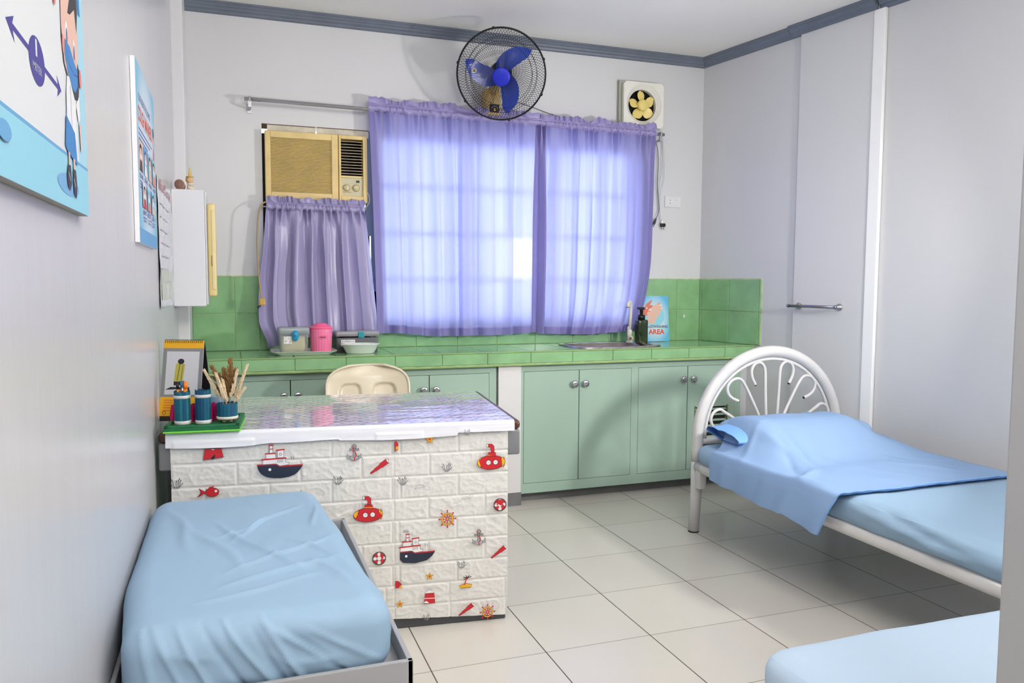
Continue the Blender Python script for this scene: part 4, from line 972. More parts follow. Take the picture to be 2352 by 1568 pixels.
def boat(u, v, k=1., clip=False):
    f = lambda x, y: (u+x*k, v+y*k)
    D.outlined([f(-.074, .012), f(-.070, -.002), f(-.064, -.013), f(-.055, -.022), f(-.042, -.029), f(-.02, -.033), f(.005, -.034), f(.03, -.031), f(.048, -.025), f(.060, -.015), f(.069, -.004), f(.076, .006), f(.0, .004), f(-.010, .012)] if not clip else [f(-.056, .012), f(-.056, -.015), f(-.045, -.028), f(.0, -.033), f(.045, -.025), f(.066, -.008), f(.076, .006), f(.0, .004), f(-.010, .012)], navy_m, IW*k)
    D.line([f(-.075 if not clip else -.056, .013), f(-.012, .014), f(.0, .006), f(.076, .008)], .0045*k, red_m)
    D.outlined([f(-.056, .014), f(-.012, .015), f(.0, .007), f(.030, .010), f(.030, .018), f(.020, .020), f(.018, .032), f(-.054, .030)], wht_m, IW*k)
    D.line([f(-.060, .031), f(.022, .034)], .005*k, red_m)
    D.outlined([f(-.045, .034), f(-.014, .034), f(-.014, .050), f(-.045, .050)], wht_m, IW*k); D.line([f(-.048, .051), f(-.012, .052)], .0045*k, red_m)
    D.outlined([f(-.008, .036), f(.014, .036), f(.014, .062), f(-.008, .060)], wht_m, IW*k); D.line([f(-.012, .062), f(.017, .064)], .0045*k, red_m)
    D.outlined([f(-.033, .053), f(-.022, .053), f(-.022, .079), f(-.033, .079)], wht_m, IW*k); D.line([f(-.035, .080), f(-.020, .080)], .0045*k, red_m); D.line([f(-.034, .067), f(-.021, .067)], .003*k, red_m)
    for (x, y, r) in ((-.033, -.004, .0055), (-.004, .024, .004), (.007, .025, .004), (.003, .048, .004)): D.ell(*f(x, y), r*k, r*k, wht_m, 14); D.ring(*f(x, y), r*k, r*k, IW*k*.8, ink_m, 14)
    D.ring(*f(-.040, .091), .005*k, .003*k, IW*k*.6, ink_m, 10); D.ring(*f(-.033, .094), .006*k, .004*k, IW*k*.6, ink_m, 10); D.ring(*f(-.026, .091), .005*k, .003*k, IW*k*.6, ink_m, 10)
    for x in (.036, .043): D.line([f(x, .040), f(x+.004, .034), f(x+.003, .028)], IW*k*.8, ink_m)
def sub_(u, v, k=1.):
    f = lambda x, y: (u+x*k, v+y*k)
    D.outlined([f(.028, 0), f(.045, .018), f(.044, -.020)], red_m, IW*k)
    D.outlined([f(.044+.008*cos(radians(a))*.5, .010+.008*sin(radians(a))) for a in range(0, 360, 45)], yel_m, IW*k*.8); D.outlined([f(.044+.008*cos(radians(a))*.5, -.010+.008*sin(radians(a))) for a in range(0, 360, 45)], yel_m, IW*k*.8)
    D.outlined([f(-.002+.052*cos(radians(a)), .026*sin(radians(a))) for a in range(0, 360, 15)], red_m, IW*k)
    D.outlined([f(-.002+.052*cos(radians(a)), .026*sin(radians(a))) for a in range(130, 235, 15)], yel_m, IW*k); D.outlined([f(-.002+.052*cos(radians(a)), .026*sin(radians(a))) for a in range(-40, 45, 12)], yel_m, IW*k)
    D.outlined([f(-.016, .024), f(.016, .022), f(.014, .036), f(-.013, .038)], red_m, IW*k); D.line([f(-.015, .027), f(.015, .026)], .0025*k, yel_m)
    D.outlined([f(-.003, .038), f(-.004, .055), f(-.016, .058), f(-.016, .068), f(.0, .068), f(.008, .060), f(.009, .037)], red_m, IW*k)
    D.ell(*f(-.017, .063), .004*k, .006*k, wht_m, 12); D.ring(*f(-.017, .063), .004*k, .006*k, IW*k*.8, ink_m, 12)
    for x in (-.012, .014): D.ell(*f(x, 0), .009*k, .009*k, wht_m, 16); D.ring(*f(x, 0), .009*k, .009*k, IW*k, ink_m, 16); D.line([f(x-.003, -.003), f(x+.004, .004)], IW*k*.6, ink_m)
def star(u, v, k=1., rot=0.):
    D.outlined([(u+k*(.018 if i % 2 == 0 else .0075)*cos(radians(90+36*i)+rot), v+k*(.018 if i % 2 == 0 else .0075)*sin(radians(90+36*i)+rot)) for i in range(10)], yel_m, IW*k)
    D.poly([(u+k*(.009 if i % 2 == 0 else .0025)*cos(radians(90+36*i)+rot), v+k*(.009 if i % 2 == 0 else .0025)*sin(radians(90+36*i)+rot)) for i in range(10)], red_m)
def weed(u, v, k=1.):
    for (x, h, b) in ((-.014, .020, -.006), (-.008, .030, -.008), (0, .024, .002), (.006, .032, .006), (.012, .026, .004), (.016, .014, .006)):
        D.line([(u+x*.3*k, v-.016*k), (u+x*k, v-.006*k), (u+(x+b*.3)*k, v+(h-.018)*k*.6), (u+(x+b)*k, v+(h-.014)*k)], .0024*k, ink_m)
        D.line([(u+x*.3*k, v-.015*k), (u+x*k, v-.005*k), (u+(x+b*.3)*k, v+(h-.018)*k*.55)], .0012*k, gry_m)
def anchor(u, v, k=1.):
    f = lambda x, y: (u+x*k, v+y*k)
    D.ring(*f(0, .024), .007*k, .007*k, .0050*k, ink_m, 18); D.ring(*f(0, .024), .007*k, .007*k, .0026*k, gry_m, 18)
    D.outlined([f(-.0035, .018), f(.0035, .018), f(.0035, -.016), f(.016, -.012), f(.014, -.018), f(.026, -.002), f(.026, -.018), f(.010, -.025), f(0, -.029), f(-.010, -.025), f(-.026, -.018), f(-.026, -.002), f(-.014, -.018), f(-.016, -.012), f(-.0035, -.016)], gry_m, IW*k)
    D.outlined([f(-.018, .010), f(.018, .010), f(.018, .015), f(-.018, .015)], gry_m, IW*k)
    D.line([f(-.003, .026), f(-.004, .008), f(.004, .002), f(.008, -.010), f(.0, -.018), f(.002, -.030)], .0036*k, red_m)
def scope(u, v, k=1., rot=.62):
    f = lambda x, y: (u+k*(x*cos(rot)-y*sin(rot)), v+k*(x*sin(rot)+y*cos(rot)))
    D.outlined([f(-.042, -.003), f(-.042, .003), f(-.020, .0045), f(-.020, .006), f(.006, .0065), f(.006, .009), f(.040, .010), f(.040, -.010), f(.006, -.009), f(.006, -.0065), f(-.020, -.006), f(-.020, -.0045)], red_m, IW*k)
    D.ell(*f(.040, 0), .0035*k, .010*k, wht_m, 14, rot=rot); D.ring(*f(.040, 0), .004*k, .008*k, IW*k*.8, ink_m, 12)
def ring_(u, v, k=1.):
    D.ring(u, v, .025*k, .025*k, .0026*k, ink_m, 28); D.ell(u, v, .0225*k, .0225*k, red_m, 28)
    for a in range(4): D.ell(u+.016*k*cos(a*pi/2), v+.016*k*sin(a*pi/2), .0085*k, .0065*k, wht_m, 12, rot=a*pi/2)
    D.ring(u, v, .0225*k, .0225*k, IW*k, ink_m, 28); D.ell(u, v, .009*k, .009*k, wht_m, 20); D.ring(u, v, .009*k, .009*k, IW*k, ink_m, 20)
def wheel(u, v, k=1.):
    for a in range(8):
        c_, s_ = cos(a*pi/4), sin(a*pi/4); D.line([(u, v), (u+.034*k*c_, v+.034*k*s_)], .0034*k, red_m); D.ell(u+.032*k*c_, v+.032*k*s_, .0036*k, .0036*k, red_m, 8)
    D.ring(u, v, .021*k, .021*k, .0075*k, ink_m, 28); D.ring(u, v, .021*k, .021*k, .0050*k, yel_m, 28); D.ell(u, v, .005*k, .005*k, yel_m, 12); D.ring(u, v, .005*k, .005*k, IW*k, ink_m, 12)
def gull(u, v, k=1.):
    D.line([(u-.030*k, v+.004*k), (u-.015*k, v+.001*k), (u-.006*k, v+.004*k), (u+.008*k, v+.002*k), (u+.018*k, v+.010*k), (u+.034*k, v+.014*k), (u+.022*k, v+.001*k), (u+.010*k, v-.006*k), (u-.010*k, v-.008*k), (u-.026*k, v-.010*k), (u-.016*k, v-.004*k)], IW*k*.6, ink_m, True)
def fish(u, v, k=1.):
    D.outlined([(u+k*.022*cos(radians(a))+.006*k, v+k*.015*sin(radians(a))) for a in range(0, 360, 20)], red_m, IW*k); D.outlined([(u-.012*k, v), (u-.036*k, v+.014*k), (u-.030*k, v), (u-.040*k, v-.014*k)], red_m, IW*k)
    D.ell(u+.018*k, v+.003*k, .0045*k, .0045*k, wht_m, 12); D.line([(u-.005*k, v+.015*k), (u+.012*k, v+.019*k)], .004*k, red_m); D.ell(u+.030*k, v-.004*k, .003*k, .003*k, wht_m, 8)
def light(u, v, k=1., part=0):
    f = lambda x, y: (u+x*k, v+y*k)
    if part == 0: D.outlined([f(-.030, -.016), f(.034, -.010), f(.028, .020), f(-.024, .020)], red_m, IW*k); D.poly([f(-.006, .019), f(.022, .019), f(.029, .002)], wht_m); D.ell(*f(.0, -.006), .008*k, .010*k, ink_m, 12)
    else: D.outlined([f(-.022, -.024), f(.022, -.024), f(.018, .018), f(-.018, .018)], red_m, IW*k); D.poly([f(-.021, -.022), f(.012, -.023), f(-.020, -.006)], wht_m); D.outlined([f(-.020, .018), f(0, .034), f(.020, .018)], wht_m, IW*k); D.line([f(-.022, -.002), f(.023, -.004)], .003*k, wht_m)
boat(.368, .615); boat(.830, .275, .95, True)
sub_(1.112, .598); sub_(.667, .432, .98)
light(.152, .672, 1.0); light(.882, .112, .9, 1)
weed(.035, .580); weed(.561, .562, .9); weed(.945, .588, .9); weed(.786, .548, .9); weed(.999, .225, .8); weed(.870, .040, .7)
fish(.142, .545); star(.440, .520, .9, .2); star(.884, .694); star(.882, .192, .85); star(.774, .098, .85)
anchor(.619, .657, .95); anchor(1.063, .322, .95); scope(.705, .603, .9); scope(1.137, .262, .8); scope(1.016, .055, .8)
gull(.852, .527, .9); gull(1.019, .475, .8); ring_(1.142, .440, .93); ring_(.702, .273, .93); wheel(.947, .400, .93); wheel(1.096, .040, .85)
D.outlined([(.759, .690), (.766, .692), (.772, .680), (.770, .665), (.760, .655)], red_m); D.ell(.768, .667, .005, .008, yel_m, 12)
D.outlined([(.759, .186), (.770, .184), (.780, .172), (.772, .160), (.759, .160)], red_m); D.ell(.778, .162, .006, .005, yel_m, 12)
D.outlined([(.990, .148), (1.012, .156), (1.038, .150), (1.034, .140), (.994, .139)], yel_m); D.line([(1.010, .150), (1.014, .166), (1.022, .176)], .004, red_m)
for a in (20, 60, 110, 160, 215): D.line([(1.020, .176), (1.020+.016*cos(radians(a)), .176+.010*sin(radians(a)))], .003, ink_m)
weed(1.020, .715, .6)
mesh_obj('foam_wallpaper', mb, mats, desk)
# clear cover on the desk, lying on top, with fish print
mb = MB(); mats = [clearplastic_m]
def top_h(s_, y): return .7505+.0007*(nz(s_*7, y*9)+.4*nz(s_*16, y*14, 3))+.0012*max(0, nz(s_*5, y*22, 8))
mb.grid(lambda i, j: Vector((.008+1.190*i, -.006+.786*j, top_h(.008+1.19*i, -.006+.786*j))), 150, 90)
D = Draw(mb, lambda u, v, k: Vector((u, v, top_h(u, v)+.0006+k)), mats, step=0)
rnd = random.Random(11); fr_m = mat('fish_red', (196, 84, 116), .1); fb_m = mat('fish_blue', (106, 114, 186), .1); fg_m = mat('fish_grey', (136, 116, 138), .1); fp_m = mat('cover_pink_patch', (232, 170, 200), .15)
for j in range(26):
    for i in range(27):
        u = .03+i*.044+(j % 2)*.022+rnd.uniform(-.005, .005); v = .012+j*.0295+rnd.uniform(-.003, .003)
        if u > 1.185 or v > .765: continue
        m_ = rnd.choice([fr_m, fb_m, fg_m]); w_ = rnd.uniform(.0065, .0095)
        D.poly([(u-w_, v), (u-w_*.4, v+.003), (u+w_*.5, v+.003), (u+w_, v), (u+w_*1.4, v+.0025), (u+w_*1.35, v-.003), (u+w_, v-.001), (u+w_*.4, v-.003), (u-w_*.4, v-.0028)], m_)
cov = thing('table_cover', 'glossy clear plastic table cover with small fish print on the desk', 'table cover', (-.218, 2.825, .75), DR)
def lower(mb_): mb_.v = [(x, y, z-.75) for x, y, z in mb_.v]; return mb_
mesh_obj('cover_sheet', lower(mb), mats, cov)
mb = MB()
def cov_b(s_):
    zb = .714
    if s_ < .335: zb = .701-.004*sin(s_*9)+.004*sstep(.26, .335, s_)
    elif s_ < .57: zb = .706-.002*sin(s_*20)
    elif s_ < .985: zb = .699+.005*(1-sin((s_-.57)/.415*pi))
    return zb
def fedge(i, j):
    s_ = .006+1.190*i; zb = cov_b(s_)
    if j < .3: a = j/.3*pi/2; return Vector((s_, -.010-.012*sin(a), .7505-.010+.011*cos(a)))
    q = (j-.3)/.7; return Vector((s_, -.022-.003*q*(1+.8*nz(s_*9, q*2))-(.003 if zb < .70 and q > .45 else 0), .7405-(.7405-zb)*q))
mb.grid(fedge, 240, 14)
mesh_obj('cover_edge', lower(mb), coveredge_m, cov, label='white folded front edge')

# ------------------------------------------------------------------ desk clutter
ZD = .7535
def on_desk(x, y): return (Matrix.Translation((-.218, 2.825, 0)) @ Matrix.Rotation(DR, 4, 'Z')) @ Vector((x, y, 0))
tr = thing('desk_organizer', 'green craft tray with lime edge at the left front of the desk', 'organizer', (-.089, 2.888, ZD), radians(-5))
mb = MB().bbox((-.118, -.118, .006), (.118, .118, .016), .002)
for (a, b) in (((-.118, -.118), (.118, -.104)), ((-.118, .104), (.118, .118)), ((-.118, -.118), (-.104, .118)), ((.104, -.118), (.118, .118))): mb.bbox((a[0], a[1], .0155), (b[0], b[1], .024), .002)
mesh_obj('tray', mb, mat('craft_green', (22, 108, 62), .5, var=.2, vscale=30), tr)
mesh_obj('lime_edge', MB().bbox((-.121, -.121, 0), (.121, .121, .006), .002), mat('lime', (120, 214, 70), .45), tr)
ZD2 = ZD+.0165
stick_ms = [mat('teal_stick', (10, 92, 118), .5, var=.15, vscale=40), mat('teal_stick_light', (16, 110, 124), .5), mat('teal_stick_dark', (10, 74, 112), .5)]
def holder(label, cx, cy, r, h, n, bands, group, z=ZD2, bandm=None):
    t = thing('pencil_holder' if h > .08 else 'flower_pot', label, 'pencil holder' if h > .08 else 'pot', (cx, cy, z), group=group)
    rnd = random.Random(int(cx*1e4)); mb = MB()
    mb.lathe([(r-.004, .0005), (r-.004, h-.004)], (cx, cy, z), n=24, mi=2)
    for k in range(n):
        a = 2*pi*k/n; hh = h*(1+rnd.uniform(-.02, .025)); w_ = pi*r/n*.98
        M = Matrix.Translation((cx, cy, z)) @ Matrix.Rotation(a, 4, 'Z') @ Matrix.Translation((r, 0, 0))
        pts = [(-w_, 0), (w_, 0), (w_, hh-w_*.8)]+[(w_*cos(radians(t_)), hh-w_*.8+w_*.8*sin(radians(t_))) for t_ in (30, 60, 90, 120, 150)]+[(-w_, hh-w_*.8)]
        mb.prism(pts, lambda a_, b_, M=M: M @ Vector((.0012, a_, b_)), lambda a_, b_, M=M: M @ Vector((-.001, a_, b_)), rnd.choice([0, 0, 1, 2]))
    mesh_obj('stick_wall', mb, stick_ms, t, True)
    for (z0, z1) in bands:
        mesh_obj('ribbon', MB().lathe([(r+.001, z0), (r+.0026, z0+.0005), (r+.0026, z1-.0005), (r+.001, z1)], (cx, cy, z), n=36), bandm or mat('silver_ribbon', (214, 212, 208), .45, var=.1, vscale=60), t, True)
    return t
H1 = (-.163, 2.862); H2 = (-.097, 2.856); H3 = (-.020, 2.858)
holder('teal stick pencil holder holding orange pens, left one on the green tray', *H1, .0245, .112, 15, [(0, .013), (.088, .099)], 'pencil holders of teal sticks on the green tray')
holder('empty teal stick pencil holder in the middle of the green tray', *H2, .0240, .114, 15, [(0, .013), (.089, .100)], 'pencil holders of teal sticks on the green tray')
holder('short teal stick pot with dried flowers at right end of the green tray', *H3, .033, .054, 18, [(0, .010)], None, z=ZD2+.012, bandm=mat('cream_ribbon', (226, 222, 208), .5))
mb = MB()
for k in range(6): a = k*pi/3; mb.ico((H3[0]+.022*cos(a), H3[1]+.022*sin(a), ZD2+.006), .0065, sub=1, sc=(1.2, 1, .95))
o = mesh_obj('pebble_base', mb, mat('pebble', (150, 140, 112), .8, var=.3, vscale=60)); o.parent = None; tag(recentre(o), 'little pebble feet under the dried flower pot', 'pebbles')
# pens
def pen(label, x, y, dx, h, r, m_, capm, name='ballpoint_pen'):
    z = ZD2+.004; t = thing(name, label, 'pen', (x, y, z))
    a = Vector((x, y, z)); b = Vector((x+dx, y+.004, z+h)); d = b-a
    mesh_obj('barrel', MB().tube([a, a+d*.82], r, 12), m_, t, True); mesh_obj('cap', MB().tube([a+d*.82, a+d], r*1.12, 12), capm, t, True)
o1 = mat('pen_orange', (246, 140, 30), .35)
pen('orange pen with black tip at the left of the pencil holder', -.166, 2.860, -.012, .140, .0042, o1, black_m)
pen('blue capped pen in the middle of the pencil holder', -.163, 2.866, .001, .142, .0055, mat('pen_wood', (196, 130, 84), .5), mat('pen_blue', (50, 110, 150), .3))
pen('thick orange marker with clip at the right of the pencil holder', -.158, 2.858, .008, .140, .0062, o1, mat('pen_orange_cap', (250, 128, 24), .35), 'marker_pen')
pen('slim white pen behind the orange marker', -.160, 2.852, -.001, .121, .003, offwhite_m, chrome_m)
# pink mesh bows behind the holders
bow_m = mat('magenta_mesh', (214, 24, 110), .5, var=.3, vscale=80, transl=(.3, (.9, .1, .4)))
for (x, lab) in ((-.190, 'magenta mesh bow at the far left behind the pen holder'), (-.128, 'magenta mesh bow between the two teal pencil holders'), (-.064, 'magenta mesh bow right of the empty teal pencil holder')):
    mb = MB()
    for k in (-1, 1):
        mb.grid(lambda i, j, x=x, k=k: Vector((x+k*.016*sin(pi*i)*(1-.5*abs(j-.4)), 2.888+.012*j+.008*i, ZD2+.002+.062*j*(1-.2*i))), 8, 8)
    o = mesh_obj('ribbon_bow', mb, bow_m, merge=True); tag(recentre(o), lab, 'bow', 'magenta mesh bows behind the pencil holders')
# dried flowers
rnd = random.Random(4)
def spike(mb, p, q, r, n, mi, sz):
    p, q = Vector(p), Vector(q); d = q-p; mb.tube([p, (p+q)/2+Vector((.002, 0, .002)), q], .0011, 5, mi=mi)
    for i in range(n):
        t_ = .25+.75*i/n; c_ = p+d*t_; a = rnd.uniform(0, 2*pi); rr = r*(1-.55*(i/n)); e = Vector((cos(a), sin(a), .3))*rr
        mb.tube([c_, c_+e*.6+d.normalized()*sz*.8, c_+e+d.normalized()*sz*1.7], [sz*.2, sz*.36, sz*.08], 4, mi=mi, smooth=False)
fl = thing('dried_flowers', 'dried cream and brown flower spikes in the short teal pot', 'dried flowers', (H3[0], H3[1], ZD2+.05))
b0 = Vector((H3[0], H3[1], ZD2+.045))
def bp(x, y, z): return (H3[0]+x, H3[1]+y, ZD2+z)
mb = MB()
for (a, b, n) in ((bp(-.006, -.006, .05), bp(-.068, -.01, .176), 46), (bp(.0, -.008, .05), bp(-.032, -.02, .164), 44), (bp(.004, -.004, .05), bp(.034, -.006, .172), 30), (bp(.016, 0, .05), bp(.066, .006, .186), 46), (bp(.012, -.006, .05), bp(.056, -.01, .112), 22), (bp(-.002, .002, .05), bp(-.012, -.01, .14), 40), (bp(.002, -.006, .05), bp(-.02, -.02, .12), 36)): spike(mb, a, b, .0085, int(n*1.7), 0, .0085)
mesh_obj('cream_spikes', mb, mat('dried_cream', (226, 204, 170), .8, var=.18, vscale=90), fl, True)
mb = MB()
for (a, b, n) in ((bp(-.002, .006, .05), bp(-.046, .02, .188), 50), (bp(.004, .008, .05), bp(.014, .01, .212), 60), (bp(0, .008, .05), bp(-.008, .02, .178), 60), (bp(.004, .004, .05), bp(.030, .02, .176), 44), (bp(-.004, .004, .05), bp(-.026, .02, .160), 44)): spike(mb, a, b, .017, int(n*2.2), 0, .0062)
mesh_obj('brown_sprigs', mb, mat('dried_brown', (150, 112, 66), .85, var=.25, vscale=90), fl, True)
# glass jar behind the pot
t = thing('drinking_glass', 'pale blue glass behind the dried flower pot on the desk', 'glass', (-.052, 2.985, ZD))
mesh_obj('glass', MB().lathe([(.024, 0), (.027, .05), (.029, .085), (.027, .085), (.024, .008), (.001, .006)], (-.052, 3.02, ZD+.0005), n=28), mat('blue_glass', (150, 184, 214), .08, alpha=.7), t, True)
# desk calendar
cal = thing('desk_calendar', 'upright spiral desk calendar with yellow band leaning open on the desk', 'calendar', (-.162, 3.075, ZD), radians(-22))
cw, chh, cd_ = .148, .290, .060
mb = MB(); mats = [wht_m]; frc = lambda u, v, k: Vector((u-cw/2, -cd_+cd_*(v/chh)-k, v*.985))
vs = [frc(u, v, k) for k in (0, .0015) for (u, v) in ((0, .001), (cw, .001), (cw, chh), (0, chh))]
mb.add(vs, [(0,1,2,3),(7,6,5,4),(4,5,1,0),(5,6,2,1),(6,7,3,2),(7,4,0,3)])
D = Draw(mb, frc, mats, base=.0016)
ylw = mat('calendar_yellow', (240, 178, 30), .4); cg = mat('calendar_grey', (136, 136, 140), .4)
D.rect(0, 0, cw, chh, cg); D.rect(0, .24*.0+.262, cw, chh, ylw); D.rect(0, .018, cw, .086, ylw); D.rect(0, 0, cw, .018, ink_m)
D.rect(.014, .095, cw-.014, .250, mat('calendar_photo', (206, 208, 214), .4))
ow = mat('photo_olive', (186, 178, 78), .5)
D.poly([(.045, .140), (.078, .140), (.084, .205), (.050, .207)], ow); D.line([(.058, .145), (.064, .205)], .002, ink_m); D.line([(.072, .145), (.076, .203)], .0015, ink_m)
D.ell(.068, .214, .012, .010, ink_m, 14); D.rect(.046, .128, .080, .142, ink_m); D.poly([(.016, .112), (.036, .122), (.104, .122), (.106, .108), (.060, .114)], ink_m)
for k in range(5): D.rect(.014, .074-k*.009, .055-.006*(k % 2), .076-k*.009, org_m)
D.rect(.052, .070, .080, .077, ink_m); D.ring(.018, .030, .006, .006, .0015, ink_m, 14); D.rect(.1, .030, .128, .034, ink_m)
mesh_obj('front_leaf', mb, mats, cal)
mb = MB(); vs = [Vector((u-cw/2, cd_-cd_*(v/chh)+k, v*.985)) for k in (0, .0025) for (u, v) in ((0, .001), (cw, .001), (cw, chh), (0, chh))]
mb.add(vs, [(0,1,2,3),(7,6,5,4),(4,5,1,0),(5,6,2,1),(6,7,3,2),(7,4,0,3)]); mesh_obj('back_support', mb, mat('black_card', (16, 16, 18), .6), cal)
mb = MB()
for k in range(20):
    x = -cw/2+.006+k*(cw-.012)/19; mb.tube([(x, .006*cos(2*pi*i/12), chh*.985-.003+.007*sin(2*pi*i/12)) for i in range(12)], .0009, 4, closed=True)
mesh_obj('spiral_binding', mb, black_m, cal)

# ------------------------------------------------------------------ plastic chair behind the desk
ch = thing('plastic_chair', 'cream moulded plastic chair between the desk and the counter', 'chair', (.62, 3.62, 0), radians(-2))
def fback(i, j):          # local, back at +y
    z = .44+.402*j; hw = .150+.052*sstep(0, .3, j); u = (i-.5)*2
    if j > .72:
        q = (j-.72)/.28; hw *= sqrt(max(0, 1-.80*q**3.0))
    x = u*hw; top = 0
    y = .20+.085*j-.035*abs(u)**2.2+.010*sstep(.85, 1, j)
    for cx0 in (-.085, .085):
        du = ((x-cx0)/.052)**4; dz = ((z-.690)/.062)**4; q = du+dz
        y += .012*(1-sstep(.7, 1.1, q))
    return Vector((x, y, z))
mb = MB(); mb.grid(fback, 60, 60)
mb.grid(lambda i, j: fback(1-i, j)+Vector((0, .006, 0)), 60, 60)
rim = [fback(i/30, 1) for i in range(31)]
edge = [fback(0, j/30) for j in range(31)]+[fback(i/40, 1) for i in range(1, 41)]+[fback(1, 1-j/30) for j in range(1, 31)]
mb.tube([e+Vector((0, .003, 0)) for e in edge], .0065, 8)
mesh_obj('backrest', mb, cream_m, ch)
mb = MB().grid(lambda i, j: Vector(((i-.5)*.40*(1+.06*j), -.20+.40*(1-j), .425+.02*abs(i-.5)**2*4-.006*sin(pi*j))), 20, 20)
mb.grid(lambda i, j: Vector(((.5-i)*.40*(1+.06*j), -.20+.40*(1-j), .418+.02*abs(i-.5)**2*4-.006*sin(pi*j))), 20, 20)
mb.tube([(-.20, .20, .43), (-.212, -.2, .43), (-.1, -.215, .425), (.1, -.215, .425), (.212, -.2, .43), (.20, .20, .43)], .010, 8)
mesh_obj('seat', mb, cream_m, ch)
for (x, y, sx, sy) in ((-.18, .17, -.03, .04), (.18, .17, .03, .04), (-.18, -.17, -.03, -.03), (.18, -.17, .03, -.03)):
    mesh_obj('leg', MB().tube([(x, y, .425), (x+sx*.5, y+sy*.5, .2), (x+sx, y+sy, .0)], [.022, .018, .015], 10), cream_m, ch)
for x in (-.15, .15): mesh_obj('back_post', MB().tube([(x, .195, .42), (x, .20, .46)], .018, 8), cream_m, ch)

# ------------------------------------------------------------------ BED 1 (right, white metal with arched headboard)
bed = thing('metal_bed', 'white metal bed with arched scrollwork headboard along the right wall', 'bed', (2.63, 2.4, 0))
HY = 3.36; HX0, HX1 = 2.197, 3.062; HCX = (HX0+HX1)/2; RX = (HX1-HX0)/2; HZ = .475; RZ = .432
pts = [(HX0, HY, .36), (HX0, HY, .42)]+[(HCX-RX*cos(pi*i/40), HY, HZ+RZ*sin(pi*i/40)) for i in range(41)]+[(HX1, HY, .42), (HX1, HY, .36)]
mesh_obj('headboard_arch', MB().tube(pts, .0285, 20), bedmetal_m, bed, True)
r2x, r2z = RX-.042, RZ-.040
pts = [(HCX-r2x*cos(pi*i/40), HY, HZ+r2z*sin(pi*i/40)) for i in range(41)]
mesh_obj('inner_arch', MB().tube(pts, .0085, 12), bedmetal_m, bed, True)
mesh_obj('crossbar', MB().tube([(HX0, HY, .460), (HX1, HY, .460)], .0165, 14), bedmetal_m, bed, True)
def smooth_path(P, sub=6):
    P = [Vector(p) for p in P]; out = []
    for i in range(len(P)-1):
        a, b, c_, d = P[max(i-1, 0)], P[i], P[i+1], P[min(i+2, len(P)-1)]
        for k in range(sub): t_ = k/sub; out.append(.5*((2*b)+(-a+c_)*t_+(2*a-5*b+4*c_-d)*t_**2+(-a+3*b-3*c_+d)*t_**3))
    return out+[P[-1]]
def scroll(p): return [(HCX+.012+x, HY, z) for x, z in p]
SC = [[(-.045, .47), (-.10, .505), (-.20, .550), (-.285, .600), (-.315, .617), (-.350, .606), (-.368, .575), (-.362, .545), (-.345, .525), (-.315, .516), (-.295, .515)],
      [(-.035, .47), (-.075, .565), (-.130, .670), (-.175, .745), (-.205, .770), (-.245, .764), (-.272, .735), (-.270, .700), (-.245, .672), (-.205, .655)],
      [(-.025, .47), (-.035, .58), (-.042, .70), (-.046, .795), (-.055, .830), (-.082, .850), (-.112, .842), (-.130, .812), (-.126, .775), (-.105, .735)]]
def arcp(p): return smooth_path(scroll(p), 6)
for p in SC:
    for sg_ in (1, -1):
        mesh_obj('scroll_rod', MB().tube(arcp([(x*sg_, z) for x, z in p]), .0082, 10).ico((HCX+.012+p[-1][0]*sg_, HY, p[-1][1]), .0078, 1), [bedmetal_m, darkmetal_m], bed, True)
for x in (HX0, HX1):
    mesh_obj('leg', MB().tube([(x, HY, .36), (x-.002, HY, .20), (x-.012*(1 if x < 2.6 else -1), HY, .006)], [.0285, .0285, .0265], 18).tube([(x-.012*(1 if x < 2.6 else -1), HY, .006), (x-.012*(1 if x < 2.6 else -1), HY, 0)], .0275, 18, mi=1), [bedmetal_m, black_m], bed, True)
FY = 1.46
for x in (HX0, HX1):
    xx = x+(-.012 if x < 2.6 else .0)
    mb = MB().tube([(xx+.01, HY-.02, .338), (xx+.004, HY-.10, .338), (xx, FY, .330)], .0295, 16)
    mb.bbox((xx-.018, HY-.075, .235), (xx+.020, HY-.035, .325), .004)
    mesh_obj('side_rail', mb, bedmetal_m, bed, True)
    mesh_obj('leg', MB().tube([(xx, FY, .36), (xx, FY, 0)], .0285, 16), bedmetal_m, bed, True)
mesh_obj('foot_rail', MB().tube([(HX0-.01, FY, .33), (HX1, FY, .33)], .0285, 16), bedmetal_m, bed, True)
mb = MB()
for y in (1.7, 2.1, 2.5, 2.9, 3.2): mb.box((HX0, y-.02, .325), (HX1, y+.02, .345))
mesh_obj('slats', mb, greymetal_m, bed, True)
def ridge(p, cx, cy, dx, dy, L_, w_, h_):
    l = hypot(dx, dy); ux, uy = dx/l, dy/l; a = (p.x-cx)*ux+(p.y-cy)*uy; b = -(p.x-cx)*uy+(p.y-cy)*ux
    b += .012*sin(a*14+cx*50)
    return h_*math.exp(-(b/w_)**2)*max(0, 1-abs(a)/L_)**.7
def ridge_yz(a0, b0, cy, cz, dy, dz, L_, w_, h_):
    l = hypot(dy, dz); uy, uz = dy/l, dz/l; a = (a0-cy)*uy+(b0-cz)*uz; b = -(a0-cy)*uz+(b0-cz)*uy
    return h_*math.exp(-(b/w_)**2)*max(0, 1-abs(a)/L_)**.7
